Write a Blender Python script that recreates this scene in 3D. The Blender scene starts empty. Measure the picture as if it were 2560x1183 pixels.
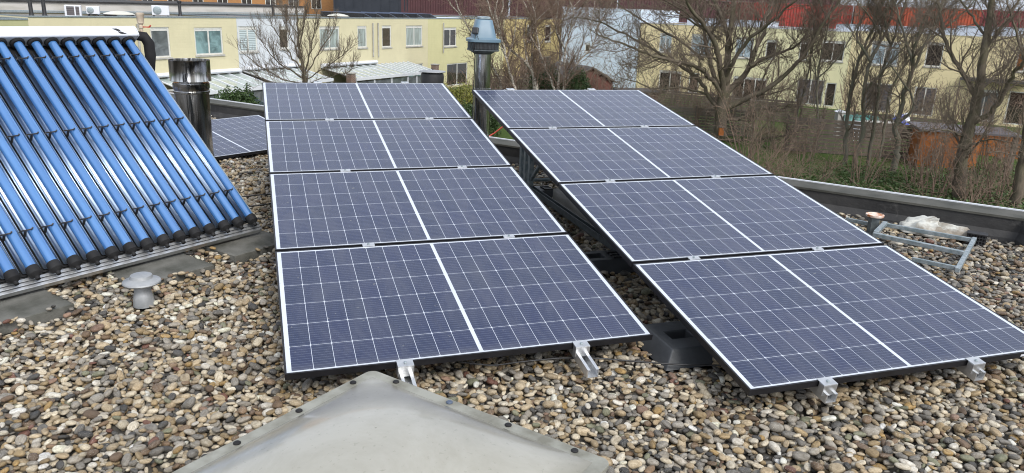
import bpy, math, random
import numpy as np
from mathutils import Vector, Matrix
random.seed(7); rng = np.random.default_rng(7)
SC = bpy.context.scene
COL = SC.collection
R = math.radians

# ------------------------------------------------------------------ camera
FPX, EYE, PITCH, ROLL = 1912.9, 1.64, R(16.9), -.0369      # focal length in pixels of a 2560 px wide picture
CX, CY = 1280.0, 591.5
fw = np.array([0, math.cos(PITCH), -math.sin(PITCH)]); rt = np.array([1.0, 0, 0]); dn = np.cross(fw, rt)
_c, _s = math.cos(ROLL), math.sin(ROLL)
RC = np.array([_c*rt + _s*dn, -_s*rt + _c*dn, fw])
cam_d = bpy.data.cameras.new('camera'); cam = bpy.data.objects.new('camera', cam_d); COL.objects.link(cam)
cam_d.sensor_width = 36; cam_d.lens = FPX/2560*36; cam_d.clip_start = .05; cam_d.clip_end = 1500
cam.matrix_world = Matrix.Translation((0, 0, EYE)) @ Matrix(((RC[0][0], -RC[1][0], -RC[2][0]), (RC[0][1], -RC[1][1], -RC[2][1]), (RC[0][2], -RC[1][2], -RC[2][2]))).to_4x4()
SC.camera = cam

# ------------------------------------------------------------------ light: overcast sky and a very soft sun
SUN_EL, SUN_AZ = R(45), R(150)                              # azimuth clockwise from +Y
w = bpy.data.worlds.new('World'); SC.world = w; w.use_nodes = True
nt = w.node_tree; bg = nt.nodes['Background']
sky = nt.nodes.new('ShaderNodeTexSky'); sky.sky_type = 'NISHITA'; sky.sun_disc = False
sky.sun_elevation = SUN_EL; sky.sun_rotation = SUN_AZ; sky.air_density = 1.0; sky.dust_density = 3.0
hs = nt.nodes.new('ShaderNodeHueSaturation'); hs.inputs['Saturation'].default_value = .30
cl_mix = nt.nodes.new('ShaderNodeMix'); cl_mix.data_type = 'RGBA'; cl_mix.inputs[0].default_value = .6; cl_mix.inputs[7].default_value = (2.5, 2.78, 3.3, 1)   # even cloud cover
nt.links.new(sky.outputs[0], hs.inputs['Color']); nt.links.new(hs.outputs[0], cl_mix.inputs[6]); nt.links.new(cl_mix.outputs[2], bg.inputs[0]); bg.inputs[1].default_value = .15
sl = bpy.data.lights.new('sun', 'SUN'); sl.energy = 1.15; sl.angle = R(20); sl.color = (1, .97, .92)
so = bpy.data.objects.new('sun', sl); COL.objects.link(so)
sd = Vector((math.sin(SUN_AZ)*math.cos(SUN_EL), math.cos(SUN_AZ)*math.cos(SUN_EL), math.sin(SUN_EL)))
so.rotation_euler = sd.to_track_quat('Z', 'Y').to_euler()
SC.view_settings.view_transform = 'Standard'; SC.view_settings.look = 'None'
SC.cycles.filter_width = 1.05; SC.cycles.pixel_filter_type = 'BLACKMAN_HARRIS'
SC.view_settings.exposure = 1.12; SC.view_settings.gamma = 1

# ------------------------------------------------------------------ helpers
def ray(x, y): return np.array([(x-CX)/FPX, (y-CY)/FPX, 1.0]) @ RC
def G(x, y, z=0.0):                                         # the point at height z seen at (x, y)
    v = ray(x, y); return np.array([0, 0, EYE]) + v*((z-EYE)/v[2])
def D(x, y, Y):                                             # the point at distance Y seen at (x, y)
    v = ray(x, y); return np.array([0, 0, EYE]) + v*(Y/v[1])

class MB:
    def __init__(s): s.v = []; s.f = []; s.n = 0
    def add(s, vs, fs, M=None):
        vs = np.asarray(vs, float)
        if M is not None:
            M = np.array(M); vs = vs @ M[:3, :3].T + M[:3, 3]
        s.v.append(vs); o = s.n; s.f += [tuple(i+o for i in f) for f in fs]; s.n += len(vs); return s
    def box(s, x0, x1, y0, y1, z0, z1, M=None):
        return s.add([(x0,y0,z0),(x1,y0,z0),(x1,y1,z0),(x0,y1,z0),(x0,y0,z1),(x1,y0,z1),(x1,y1,z1),(x0,y1,z1)],
                     [(0,3,2,1),(4,5,6,7),(0,1,5,4),(1,2,6,5),(2,3,7,6),(3,0,4,7)], M)
    def prism(s, poly, a, b, axis='y', M=None):             # poly in the two other axes, extruded a..b along axis
        n = len(poly); P = []
        for t in (a, b):
            for p, q in poly: P.append({'x': (t, p, q), 'y': (p, t, q), 'z': (p, q, t)}[axis])
        return s.add(P, [tuple(range(n)), tuple(range(2*n-1, n-1, -1))] + [(i, i+n, (i+1) % n+n, (i+1) % n) for i in range(n)], M)
    def lathe(s, prof, n=32, c=(0, 0, 0), cap=True, M=None):
        V = []; F = []
        for r, z in prof:
            for k in range(n):
                a = 2*math.pi*k/n; V.append((c[0]+r*math.cos(a), c[1]+r*math.sin(a), c[2]+z))
        for j in range(len(prof)-1):
            for k in range(n): F.append((j*n+k, j*n+(k+1) % n, (j+1)*n+(k+1) % n, (j+1)*n+k))
        if cap: F += [tuple(range(n-1, -1, -1)), tuple((len(prof)-1)*n+k for k in range(n))]
        return s.add(V, F, M)
    def tube(s, pts, rad, n=8, M=None):
        pts = np.asarray(pts, float); m = len(pts)
        rad = np.full(m, rad, float) if np.isscalar(rad) else np.asarray(rad, float)
        t = np.gradient(pts, axis=0); t /= np.linalg.norm(t, axis=1)[:, None]+1e-12
        ref = np.array([0, 0, 1.0]) if abs(t[:, 2]).mean() < .8 else np.array([1.0, 0, 0])
        a = np.cross(t, ref); a /= np.linalg.norm(a, axis=1)[:, None]+1e-12; b = np.cross(t, a)
        k = np.arange(n)*2*math.pi/n
        V = (pts[:, None]+rad[:, None, None]*(np.cos(k)[None, :, None]*a[:, None]+np.sin(k)[None, :, None]*b[:, None])).reshape(-1, 3)
        F = [(j*n+i, j*n+(i+1) % n, (j+1)*n+(i+1) % n, (j+1)*n+i) for j in range(m-1) for i in range(n)]
        F += [tuple(range(n)), tuple(range(m*n-1, m*n-n-1, -1))]
        return s.add(V, F, M)
    def build(s, name, mat, parent=None, smooth=False, bevel=0, **kw):
        me = bpy.data.meshes.new(name); me.from_pydata(np.concatenate(s.v).tolist(), [], s.f); me.update()
        if smooth: me.shade_smooth() if smooth is True else me.shade_auto_smooth(smooth) if hasattr(me, 'shade_auto_smooth') else me.shade_smooth()
        me.materials.append(mat)
        o = bpy.data.objects.new(name, me); COL.objects.link(o); o.parent = parent
        if smooth and smooth is not True:
            me.set_sharp_from_angle(angle=smooth)
        if bevel:
            m = o.modifiers.new('b', 'BEVEL'); m.width = bevel; m.segments = 2; m.limit_method = 'ANGLE'; m.angle_limit = R(40)
        if kw: tag(o, **kw)
        return o
SM = R(35)
def tag(o, label=None, cat=None, group=None, kind=None):
    if label: o['label'] = label
    if cat: o['category'] = cat
    if group: o['group'] = group
    if kind: o['kind'] = kind
    return o
def thing(name, label, cat, loc=(0, 0, 0), M=None, rz=0, group=None):
    o = bpy.data.objects.new(name, None); COL.objects.link(o); o.empty_display_size = .1
    if M is not None: o.matrix_world = M
    else: o.location = loc; o.rotation_euler = (0, 0, rz)
    return tag(o, label, cat, group)
def copy_tree(o, parent=None):
    c = o.copy(); COL.objects.link(c); c.parent = parent
    for ch in o.children: copy_tree(ch, c)
    return c
def mat4(o, ex, ey, ez):
    return Matrix(((ex[0], ey[0], ez[0], o[0]), (ex[1], ey[1], ez[1], o[1]), (ex[2], ey[2], ez[2], o[2]), (0, 0, 0, 1)))

# ------------------------------------------------------------------ materials
class NB:                                                   # small node builder
    def __init__(s, name):
        s.m = bpy.data.materials.new(name); s.m.use_nodes = True; s.t = s.m.node_tree
        s.b = s.t.nodes['Principled BSDF']; s.out = s.t.nodes['Material Output']
    def N(s, typ, **kw):
        n = s.t.nodes.new(typ)
        for k, v in kw.items(): setattr(n, k, v)
        return n
    def L(s, a, b): s.t.links.new(a, b)
    def V(s, sock, v):
        if isinstance(v, bpy.types.NodeSocket): s.L(v, sock)
        else: sock.default_value = v
    def math(s, op, a, b=0.0, c=None):
        n = s.N('ShaderNodeMath', operation=op); s.V(n.inputs[0], a); s.V(n.inputs[1], b)
        if c is not None: s.V(n.inputs[2], c)
        return n.outputs[0]
    def mix(s, f, a, b, mode='MIX'):
        n = s.N('ShaderNodeMix', data_type='RGBA', blend_type=mode); s.V(n.inputs[0], f)
        for k, v in ((6, a), (7, b)):
            s.V(n.inputs[k], v if isinstance(v, bpy.types.NodeSocket) else (*v[:3], 1))
        return n.outputs[2]
    def coord(s, which='Object'): return s.N('ShaderNodeTexCoord').outputs[which]
    def noise(s, scale, detail=4, co=None, rough=.55, stretch=None, dist=0):
        co = co or s.coord()
        if stretch:
            mp = s.N('ShaderNodeMapping'); mp.inputs['Scale'].default_value = stretch; s.L(co, mp.inputs[0]); co = mp.outputs[0]
        n = s.N('ShaderNodeTexNoise'); n.inputs['Scale'].default_value = scale; n.inputs['Detail'].default_value = detail
        n.inputs['Roughness'].default_value = rough; n.inputs['Distortion'].default_value = dist; s.L(co, n.inputs['Vector']); return n.outputs[0]
    def ramp(s, f, *st):
        n = s.N('ShaderNodeValToRGB'); e = n.color_ramp.elements
        while len(e) < len(st): e.new(.5)
        for i, (p, c) in enumerate(st): e[i].position = p; e[i].color = (*c, 1) if len(c) == 3 else c
        s.L(f, n.inputs[0]); return n.outputs[0]
    def step(s, f, lo, hi):
        n = s.N('ShaderNodeMapRange'); s.V(n.inputs[0], f); n.inputs[1].default_value = lo; n.inputs[2].default_value = hi; return n.outputs[0]
    def bump(s, h, st=.3, d=.01):
        n = s.N('ShaderNodeBump'); n.inputs['Strength'].default_value = st; n.inputs['Distance'].default_value = d; s.L(h, n.inputs['Height']); s.L(n.outputs[0], s.b.inputs['Normal'])
    def set(s, **kw):
        al = {'color': 'Base Color', 'rough': 'Roughness', 'metal': 'Metallic', 'spec': 'Specular IOR Level', 'coat': 'Coat Weight', 'trans': 'Transmission Weight', 'sss': 'Subsurface Weight', 'alpha': 'Alpha'}
        for k, v in kw.items():
            if k == 'color' and not isinstance(v, bpy.types.NodeSocket): v = (*v[:3], 1)
            s.V(s.b.inputs[al.get(k, k)], v)
        return s
MATS = {}
def dirty(name, c, c2=None, scale=3, rough=.6, metal=0, bump=0, bscale=None, stretch=None, amt=1, lo=.35, hi=.7, detail=5, **kw):
    if name in MATS: return MATS[name]
    n = NB(name); c2 = c2 or tuple(x*.6 for x in c)
    f = n.step(n.noise(scale, detail, stretch=stretch), lo, hi); f = n.math('MULTIPLY', f, amt)
    n.set(color=n.mix(f, c, c2), rough=rough, metal=metal, **kw)
    if bump: n.bump(n.noise(bscale or scale*6, 5, stretch=stretch), bump, .01)
    MATS[name] = n.m; return n.m

alu = dirty('aluminium', (.72, .73, .74), (.5, .51, .52), 12, .38, .85, .05)
galv = dirty('galvanised', (.20, .25, .27), (.34, .38, .40), 26, .5, .45, .1, lo=.4, hi=.62)
galv_dark = dirty('galvanised_dark', (.07, .085, .09), (.14, .16, .17), 26, .5, .4, .1)
blackpl = dirty('black_plastic', (.012, .012, .013), (.03, .03, .032), 9, .5, 0, .1)
greypl = dirty('dark_grey_plastic', (.035, .038, .042), (.06, .065, .07), 7, .5, 0, .15, 30)
rubber = dirty('rubber', (.010, .010, .011), (.020, .020, .021), 14, .75, spec=.3)
frame_m = dirty('black_anodised', (.012, .012, .014), (.022, .022, .026), 9, .38, .3)
white_paint = dirty('white_paint', (.60, .62, .66), (.45, .46, .48), 5, .35, lo=.55, hi=.85, amt=.5)
offwhite = dirty('off_white_frame', (.58, .58, .55), (.42, .42, .38), 6, .5, lo=.5, hi=.8)
concrete = dirty('concrete', (.15, .147, .132), (.045, .046, .036), 5, .9, bump=.35, bscale=90)
concrete_lt = dirty('concrete_light', (.42, .41, .38), (.28, .27, .25), 4, .9, bump=.3, bscale=80)
rust = dirty('rusty_disc', (.66, .55, .48), (.40, .14, .04), 16, .7, lo=.45, hi=.6)

def m_steel(name='polished_steel', k=1.0):
    n = NB(name)
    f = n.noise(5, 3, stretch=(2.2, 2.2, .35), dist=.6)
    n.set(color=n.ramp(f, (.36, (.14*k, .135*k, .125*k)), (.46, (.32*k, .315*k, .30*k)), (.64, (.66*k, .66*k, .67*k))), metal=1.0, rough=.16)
    n.bump(n.noise(9, 3, stretch=(1.8, 1.8, .12), dist=.4), .4, .03); return n.m
steel = m_steel()

def m_cells():
    n = NB('solar_cells'); co = n.coord(); sp = n.N('ShaderNodeSeparateXYZ'); n.L(co, sp.inputs[0]); x, y = sp.outputs[0], sp.outputs[1]
    xx = n.math('SUBTRACT', n.math('ABSOLUTE', n.math('SUBTRACT', x, .861)), .0085)
    ux = n.math('DIVIDE', xx, .0916); uy = n.math('DIVIDE', n.math('SUBTRACT', y, .0185), .18283)
    fx = n.math('FRACT', ux); fy = n.math('FRACT', uy)
    dx = n.math('MULTIPLY', n.math('MINIMUM', fx, n.math('SUBTRACT', 1.0, fx)), .0916)
    dy = n.math('MULTIPLY', n.math('MINIMUM', fy, n.math('SUBTRACT', 1.0, fy)), .18283)
    ln = n.math('MAXIMUM', n.math('LESS_THAN', dx, .0010), n.math('LESS_THAN', dy, .0010))
    ln = n.math('MAXIMUM', ln, n.math('LESS_THAN', n.math('ADD', dx, dy), .0062))
    for a in (n.math('LESS_THAN', ux, 0.0), n.math('GREATER_THAN', ux, 9.0), n.math('LESS_THAN', uy, 0.0), n.math('GREATER_THAN', uy, 6.0)):
        ln = n.math('MAXIMUM', ln, a)
    bb = n.math('ABSOLUTE', n.math('SUBTRACT', n.math('FRACT', n.math('MULTIPLY', uy, 10.0)), .5))
    bus = n.math('LESS_THAN', bb, .034)
    gx = n.math('LESS_THAN', n.math('ABSOLUTE', n.math('SUBTRACT', n.math('FRACT', n.math('MULTIPLY', ux, 2.0)), .5)), .0)
    cid = n.N('ShaderNodeCombineXYZ'); n.V(cid.inputs[0], n.math('FLOOR', n.math('ADD', ux, n.math('MULTIPLY', n.math('GREATER_THAN', x, .861), 20.0)))); n.V(cid.inputs[1], n.math('FLOOR', uy))
    oi = n.N('ShaderNodeObjectInfo'); n.V(cid.inputs[2], n.math('MULTIPLY', oi.outputs['Random'], 30.0))
    wn = n.N('ShaderNodeTexWhiteNoise', noise_dimensions='3D'); n.L(cid.outputs[0], wn.inputs['Vector'])
    cell = n.mix(wn.outputs[0], (.006, .014, .050), (.012, .019, .062))
    cell = n.mix(n.math('MULTIPLY', bus, .5), cell, (.22, .25, .34))
    col = n.mix(ln, cell, (.54, .58, .65))
    dco = n.N('ShaderNodeVectorMath', operation='ADD'); n.L(co, dco.inputs[0]); dcx = n.N('ShaderNodeCombineXYZ')
    for k_ in range(3): n.V(dcx.inputs[k_], n.math('MULTIPLY', oi.outputs['Random'], 37.0+k_*11))
    n.L(dcx.outputs[0], dco.inputs[1])
    film = n.math('MULTIPLY', n.step(n.noise(3.2, 7, dco.outputs[0], .72, stretch=(2.2, .7, 1), dist=.5), .40, .72), .16)
    rim = n.math('MULTIPLY', n.math('SUBTRACT', 1.0, n.step(n.math('ADD', y, n.math('MULTIPLY', n.noise(9, 4, dco.outputs[0]), .05)), .03, .10)), .22)
    spot = n.math('MULTIPLY', n.math('GREATER_THAN', n.noise(26, 2, dco.outputs[0]), .73), .45)
    n.set(color=n.mix(n.math('MAXIMUM', n.math('MAXIMUM', film, rim), spot), col, (.20, .20, .19)))
    vo = n.N('ShaderNodeTexVoronoi'); vo.inputs['Scale'].default_value = 170; n.L(co, vo.inputs['Vector'])
    drop = n.math('SUBTRACT', 1.0, n.step(vo.outputs['Distance'], .0, .33))
    wet = n.step(n.noise(2.3, 3, co), .42, .62)
    n.set(rough=n.math('ADD', n.math('ADD', .14, film), n.math('MULTIPLY', n.noise(14, 4, co), .14)), IOR=1.5, spec=.7)
    n.bump(n.math('ADD', n.math('MULTIPLY', drop, n.math('ADD', .25, wet)), n.math('MULTIPLY', n.noise(420, 2, co), .5)), .16, .0016)
    return n.m
cells = m_cells()

def m_tube():
    n = NB('blue_tube_glass')
    f = n.noise(1.7, 3, stretch=(9, .8, 9))
    n.set(color=n.mix(n.step(f, .3, .7), (.050, .155, .38), (.075, .21, .46)), rough=.2, spec=.9, coat=1.0, metal=.2)
    n.b.inputs['Coat Roughness'].default_value = .04; return n.m
tube_m = m_tube()
mirror = dirty('reflector_sheet', (.60, .72, .88), (.44, .57, .76), 3, .30, 1.0, .03, stretch=(20, 1, 1), lo=.35, hi=.75)

def m_opal():
    n = NB('opal_acrylic'); a = n.noise(2.2, 6, rough=.7, dist=.4); b = n.noise(60, 4)
    c = n.mix(n.step(a, .38, .68), (.345, .335, .29), (.265, .255, .21))
    c = n.mix(n.math('MULTIPLY', n.step(b, .62, .72), .35), c, (.15, .145, .11))
    vo = n.N('ShaderNodeTexVoronoi'); vo.inputs['Scale'].default_value = 9; n.L(n.coord(), vo.inputs['Vector'])
    c = n.mix(n.math('MULTIPLY', n.math('LESS_THAN', vo.outputs['Distance'], .035), .6), c, (.13, .11, .08))
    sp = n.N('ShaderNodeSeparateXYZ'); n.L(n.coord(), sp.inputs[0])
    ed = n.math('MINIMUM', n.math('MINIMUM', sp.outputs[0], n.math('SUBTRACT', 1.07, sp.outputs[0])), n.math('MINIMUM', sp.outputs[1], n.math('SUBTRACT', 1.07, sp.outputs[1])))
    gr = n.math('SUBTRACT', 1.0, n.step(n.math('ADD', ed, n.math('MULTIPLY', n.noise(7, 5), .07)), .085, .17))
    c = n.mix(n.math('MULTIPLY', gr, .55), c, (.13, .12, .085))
    n.set(color=c, rough=.24, spec=.5, sss=.25, coat=.35); n.b.inputs['Subsurface Radius'].default_value = (.05, .05, .045)
    n.bump(b, .05, .002); return n.m
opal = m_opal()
flange_m = dirty('weathered_flange', (.27, .27, .235), (.15, .145, .115), 9, .55, bump=.15, bscale=60, lo=.4, hi=.66)

def m_bitumen():
    n = NB('bitumen'); co = n.coord(); a = n.noise(2.0, 8, co, .62, dist=.5); b = n.noise(28, 5, co)
    c = n.mix(n.step(a, .38, .64), (.013, .0125, .013), (.040, .039, .038))
    c = n.mix(n.math('MULTIPLY', n.step(n.noise(3, 8, co, .75, dist=1.0), .56, .66), .5), c, (.10, .097, .092))
    n.set(color=c, rough=n.math('ADD', .45, n.math('MULTIPLY', a, .5))); n.bump(n.math('ADD', a, n.math('MULTIPLY', b, .3)), .5, .02); return n.m
bitumen = m_bitumen()
cap_m = dirty('mossy_capping', (.075, .073, .062), (.032, .033, .026), 5, .85, bump=.3, bscale=60, stretch=(1, 1, 1))

def m_pebble():
    n = NB('pebble_stone'); at = n.N('ShaderNodeAttribute', attribute_type='INSTANCER', attribute_name='pcol')
    rn = n.N('ShaderNodeAttribute', attribute_type='INSTANCER', attribute_name='prnd')
    co = n.N('ShaderNodeVectorMath', operation='ADD'); n.L(n.coord(), co.inputs[0])
    sc = n.N('ShaderNodeVectorMath', operation='SCALE'); n.L(rn.outputs['Vector'], sc.inputs[0]); sc.inputs['Scale'].default_value = 60; n.L(sc.outputs[0], co.inputs[1])
    a = n.noise(1.6, 6, co.outputs[0], .65, dist=.7); b = n.noise(6, 5, co.outputs[0], .7)
    c = n.mix(n.step(a, .35, .7), at.outputs['Color'], n.mix(1.0, at.outputs['Color'], (.48, .44, .38), 'MULTIPLY'))
    pale = n.math('MULTIPLY', n.step(b, .56, .64), n.math('MULTIPLY', n.math('GREATER_THAN', rn.outputs['Fac'], .52), .55))
    c = n.mix(pale, c, (.50, .48, .43))
    dk = n.math('MULTIPLY', n.step(n.noise(4.4, 7, co.outputs[0], .75, dist=1.2), .58, .64), n.math('MULTIPLY', n.math('LESS_THAN', rn.outputs['Fac'], .47), .7))
    c = n.mix(dk, c, (.035, .033, .03))
    n.set(color=c, rough=.5, spec=.42); n.bump(b, .35, .05); return n.m
pebble_m = m_pebble()
silt = dirty('roof_silt', (.075, .066, .052), (.035, .031, .026), 20, .95, bump=.5, bscale=120)

def m_render(name, c, dark=.75):
    n = NB(name); co = n.coord(); a = n.noise(.9, 7, co, .65); s = n.noise(2.0, 6, co, .6, stretch=(1, 1, .22))
    cc = n.mix(n.step(a, .35, .75), c, tuple(x*.90 for x in c)); cc = n.mix(n.math('MULTIPLY', n.step(s, .52, .75), .5), cc, tuple(x*dark for x in c))
    br = n.N('ShaderNodeTexBrick'); br.inputs['Scale'].default_value = 1; br.inputs['Brick Width'].default_value = .42; br.inputs['Row Height'].default_value = .13; br.inputs['Mortar Size'].default_value = .012
    mp = n.N('ShaderNodeMapping'); mp.inputs['Rotation'].default_value = (R(90), 0, 0); n.L(co, mp.inputs[0]); n.L(mp.outputs[0], br.inputs['Vector'])
    n.set(color=cc, rough=.9); n.bump(n.math('ADD', n.math('MULTIPLY', br.outputs['Fac'], -.6), n.math('MULTIPLY', n.noise(30, 4, co), .5)), .3, .012); return n.m
YEL = m_render('render_pale_yellow', (.57, .525, .35), .85); YEL2 = m_render('render_shaded_yellow', (.38, .38, .21)); WHI = m_render('render_white', (.54, .57, .60), .85)  # YEL2: the terrace yellow with shade mixed into its colour
GRN = m_render('render_greenish_yellow', (.54, .51, .29), .85); ORA = m_render('render_orange_yellow', (.50, .40, .18)); BLU = m_render('render_cool_white', (.58, .67, .76), .85)
YEO = m_render('render_sandy_yellow', (.70, .60, .36)); LIM = m_render('render_lime_yellow', (.69, .655, .41))

def m_pane(name, kind, c):
    n = NB(name); co = n.coord()
    if kind == 'curtain':
        f = n.noise(2.0, 4, co, stretch=(9, 9, .35)); col = n.mix(n.step(f, .35, .65), c, tuple(x*.35 for x in c))
    elif kind == 'blind':
        wv = n.N('ShaderNodeTexWave', bands_direction='Z'); wv.inputs['Scale'].default_value = 3.2; n.L(co, wv.inputs[0]); col = n.mix(n.math('GREATER_THAN', wv.outputs[1], .35), tuple(x*.5 for x in c), c)
    else:
        f = n.noise(1.6, 5, co, dist=1.0); col = n.mix(n.step(f, .35, .7), c, tuple(x*.4 for x in c))
    n.set(color=col, rough=.08, spec=.6, coat=.6); n.b.inputs['Coat Roughness'].default_value = .03; return n.m
PANE = {'c': m_pane('pane_net_curtain', 'curtain', (.40, .47, .46)), 't': m_pane('pane_teal', 'plain', (.22, .34, .35)), 'g': m_pane('pane_grey', 'plain', (.17, .19, .20)),
        'd': m_pane('pane_dark', 'plain', (.055, .045, .04)), 'b': m_pane('pane_blind', 'blind', (.50, .58, .60)), 'o': m_pane('pane_orange_curtain', 'curtain', (.45, .17, .06)), 'l': m_pane('pane_pale', 'plain', (.42, .52, .58)), 's': m_pane('pane_shutter', 'blind', (.13, .12, .125))}

def m_bark(name, c1, c2, moss=(.07, .085, .03), am=.35, bs=14):
    n = NB(name); co = n.coord(); f = n.noise(bs, 6, co, .7, stretch=(1, 1, .3)); g = n.noise(1.4, 4, co)
    c = n.mix(n.step(f, .3, .7), c1, c2); c = n.mix(n.math('MULTIPLY', n.step(g, .45, .65), am), c, moss)
    n.set(color=c, rough=.95, spec=.2); n.bump(f, .6, .03); return n.m
BARK = m_bark('bark_grey_brown', (.16, .132, .10), (.075, .062, .049)); TWIG = m_bark('twig_brown', (.20, .16, .125), (.11, .088, .068), am=.1)
BARKG = m_bark('bark_grey_green', (.17, .16, .125), (.09, .085, .068), am=.4)
TWIGR = m_bark('twig_reddish', (.26, .19, .145), (.15, .105, .08), am=.05)
def m_birch():
    n = NB('birch_bark'); co = n.coord(); f = n.noise(7, 5, co, .7, stretch=(.6, .6, 3.0)); c = n.ramp(f, (.40, (.08, .065, .055)), (.50, (.34, .30, .25)), (.62, (.50, .46, .40)))
    n.set(color=c, rough=.8, spec=.2); return n.m
BIRCH = m_birch()
def m_leaf(name, c1, c2):
    n = NB(name); co = n.coord(); f = n.noise(3.5, 5, co, .8); n.set(color=n.mix(n.step(f, .3, .7), c1, c2), rough=.55, spec=.35); return n.m
LEAF = m_leaf('evergreen_leaf', (.022, .042, .014), (.055, .095, .028)); LEAFY = m_leaf('yellow_green_leaf', (.06, .085, .02), (.24, .22, .04)); IVY = m_leaf('ivy_leaf', (.03, .06, .018), (.085, .13, .035))

def m_grass():
    n = NB('grass_ground'); co = n.coord(); a = n.noise(.28, 8, co, .65); b = n.noise(5, 8, co, .75)
    c = n.mix(n.step(b, .3, .7), (.045, .078, .02), (.08, .115, .034)); c = n.mix(n.step(a, .52, .66), c, n.mix(n.step(b, .3, .7), (.085, .06, .035), (.15, .11, .065)))
    n.set(color=c, rough=1.0, spec=.1); n.bump(b, 1.0, .08); return n.m
grass_m = m_grass()
def m_wood(name, c1, c2, sc=3):
    n = NB(name); co = n.coord(); f = n.noise(sc, 6, co, .7, stretch=(1, 1, .25)); n.set(color=n.mix(n.step(f, .3, .7), c1, c2), rough=.8); n.bump(f, .3, .01); return n.m
ORW = m_wood('orange_timber', (.42, .14, .03), (.27, .085, .02)); DKW = m_wood('dark_timber', (.08, .062, .05), (.15, .12, .095)); BGW = m_wood('grey_timber', (.16, .14, .11), (.10, .085, .07)); BLW = m_wood('blue_grey_timber', (.07, .10, .12), (.10, .14, .16), 2)
def m_brick(name, c1, c2, mo=(.3, .28, .25)):
    n = NB(name); co = n.coord(); br = n.N('ShaderNodeTexBrick'); br.inputs['Scale'].default_value = 1; br.inputs['Brick Width'].default_value = .22; br.inputs['Row Height'].default_value = .065; br.inputs['Mortar Size'].default_value = .008
    br.inputs['Color1'].default_value = (*c1, 1); br.inputs['Color2'].default_value = (*c2, 1); br.inputs['Mortar'].default_value = (*mo, 1)
    mp = n.N('ShaderNodeMapping'); mp.inputs['Rotation'].default_value = (R(90), 0, 0); n.L(co, mp.inputs[0]); n.L(mp.outputs[0], br.inputs['Vector']); n.set(color=br.outputs['Color'], rough=.9); return n.m
BRICK = m_brick('brown_brick', (.16, .085, .055), (.11, .06, .045)); ORB = m_brick('orange_brick', (.42, .20, .07), (.34, .15, .05), (.3, .18, .1))
def m_cont(name, c):
    n = NB(name); co = n.coord(); f = n.noise(.7, 7, co, .7); c2 = n.mix(n.step(f, .4, .7), c, tuple(x*.72 for x in c)); n.set(color=c2, rough=.55); return n.m
CONT = [m_cont('container_red', (.33, .04, .03)), m_cont('container_orange_red', (.34, .062, .026)), m_cont('container_wine', (.17, .025, .032)), m_cont('container_maroon', (.075, .026, .030)), m_cont('container_brown', (.12, .035, .028))]
glass_roof = dirty('veranda_glass', (.42, .47, .44), (.28, .33, .30), 2.5, .12, 0, lo=.3, hi=.7, coat=.5)
roof_grav = dirty('far_roof_gravel', (.24, .225, .20), (.10, .095, .085), 26, .95, detail=8, lo=.4, hi=.6)
roof_felt = dirty('roof_felt', (.055, .052, .05), (.09, .085, .08), 3, .9)
roof_white = dirty('pale_roof_sheet', (.60, .66, .74), (.42, .47, .54), .7, .5, lo=.3, hi=.7)

# ------------------------------------------------------------------ our flat roof and its parapet
PL, PRt = np.array([-4.495, 11.19]), np.array([4.169, 6.082])
ep = (PRt-PL)/np.linalg.norm(PRt-PL); pn = np.array([-ep[1], ep[0]])          # along the edge, and outward
PC = PRt + ep*.16                                                              # outer corner, right
P0 = PL - ep*7.0
def p2(q, z): return (q[0], q[1], z)
GZ = -5.0
_a = math.atan2(-pn[1], -pn[0])+R(27); dS = np.array([math.cos(_a), math.sin(_a)]); nS = np.array([-dS[1], dS[0]])   # side edge, and its outward normal
m = MB(); m.prism([tuple(P0-pn*16), tuple(PC+dS*16), tuple(PC), tuple(P0)], GZ, -.05, 'z')
tag(m.build('flat_roof', silt), kind='structure')
MP = mat4((PC[0], PC[1], 0), (-ep[0], -ep[1], 0), (-pn[0], -pn[1], 0), (0, 0, 1))   # x back along the edge, y inward
PW = .29; PH = .165; LEN = float(np.linalg.norm(PC-P0))
t = thing('parapet', 'dark bitumen roof-edge upstand with grey capping and a thin white edge trim, behind the panels', 'parapet', M=MP)
m = MB(); m.prism([(.0, -.06), (PW+.05, -.06), (PW+.035, .0), (PW, .05), (PW-.004, PH-.012), (0.0, PH-.012)], 0.0, LEN, 'x')
MS = MP.inverted() @ mat4((PC[0], PC[1], 0), (*dS, 0), (*(-nS), 0), (0, 0, 1))
m.prism([(.003, -.06), (PW+.05, -.06), (PW+.035, .0), (PW, .05), (PW-.004, PH-.014), (0.003, PH-.014)], .12, 15.0, 'x', MS)
m.build('upstand', bitumen, t)
m = MB(); y = 0.02
k = 0; xx = .10
while xx < LEN:
    m.prism([(0.022, PH-.010), (PW-.02, PH-.010), (PW+.006, PH-.014), (PW+.006, PH+.004), (PW-.02, PH+.006), (.022, PH+.004)], xx, min(xx+1.96, LEN), 'x'); xx += 1.965
m.box(.30, 15, .022, PW+.004, PH-.010, PH+.001, MS)
m.build('capping', cap_m, t)
m = MB(); m.box(-.012, LEN, -.012, .012, PH-.07, PH+.012); m.box(.02, 15, -.012, .018, PH-.07, PH+.014, MS)
m.build('edge_trim', white_paint, t)

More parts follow.
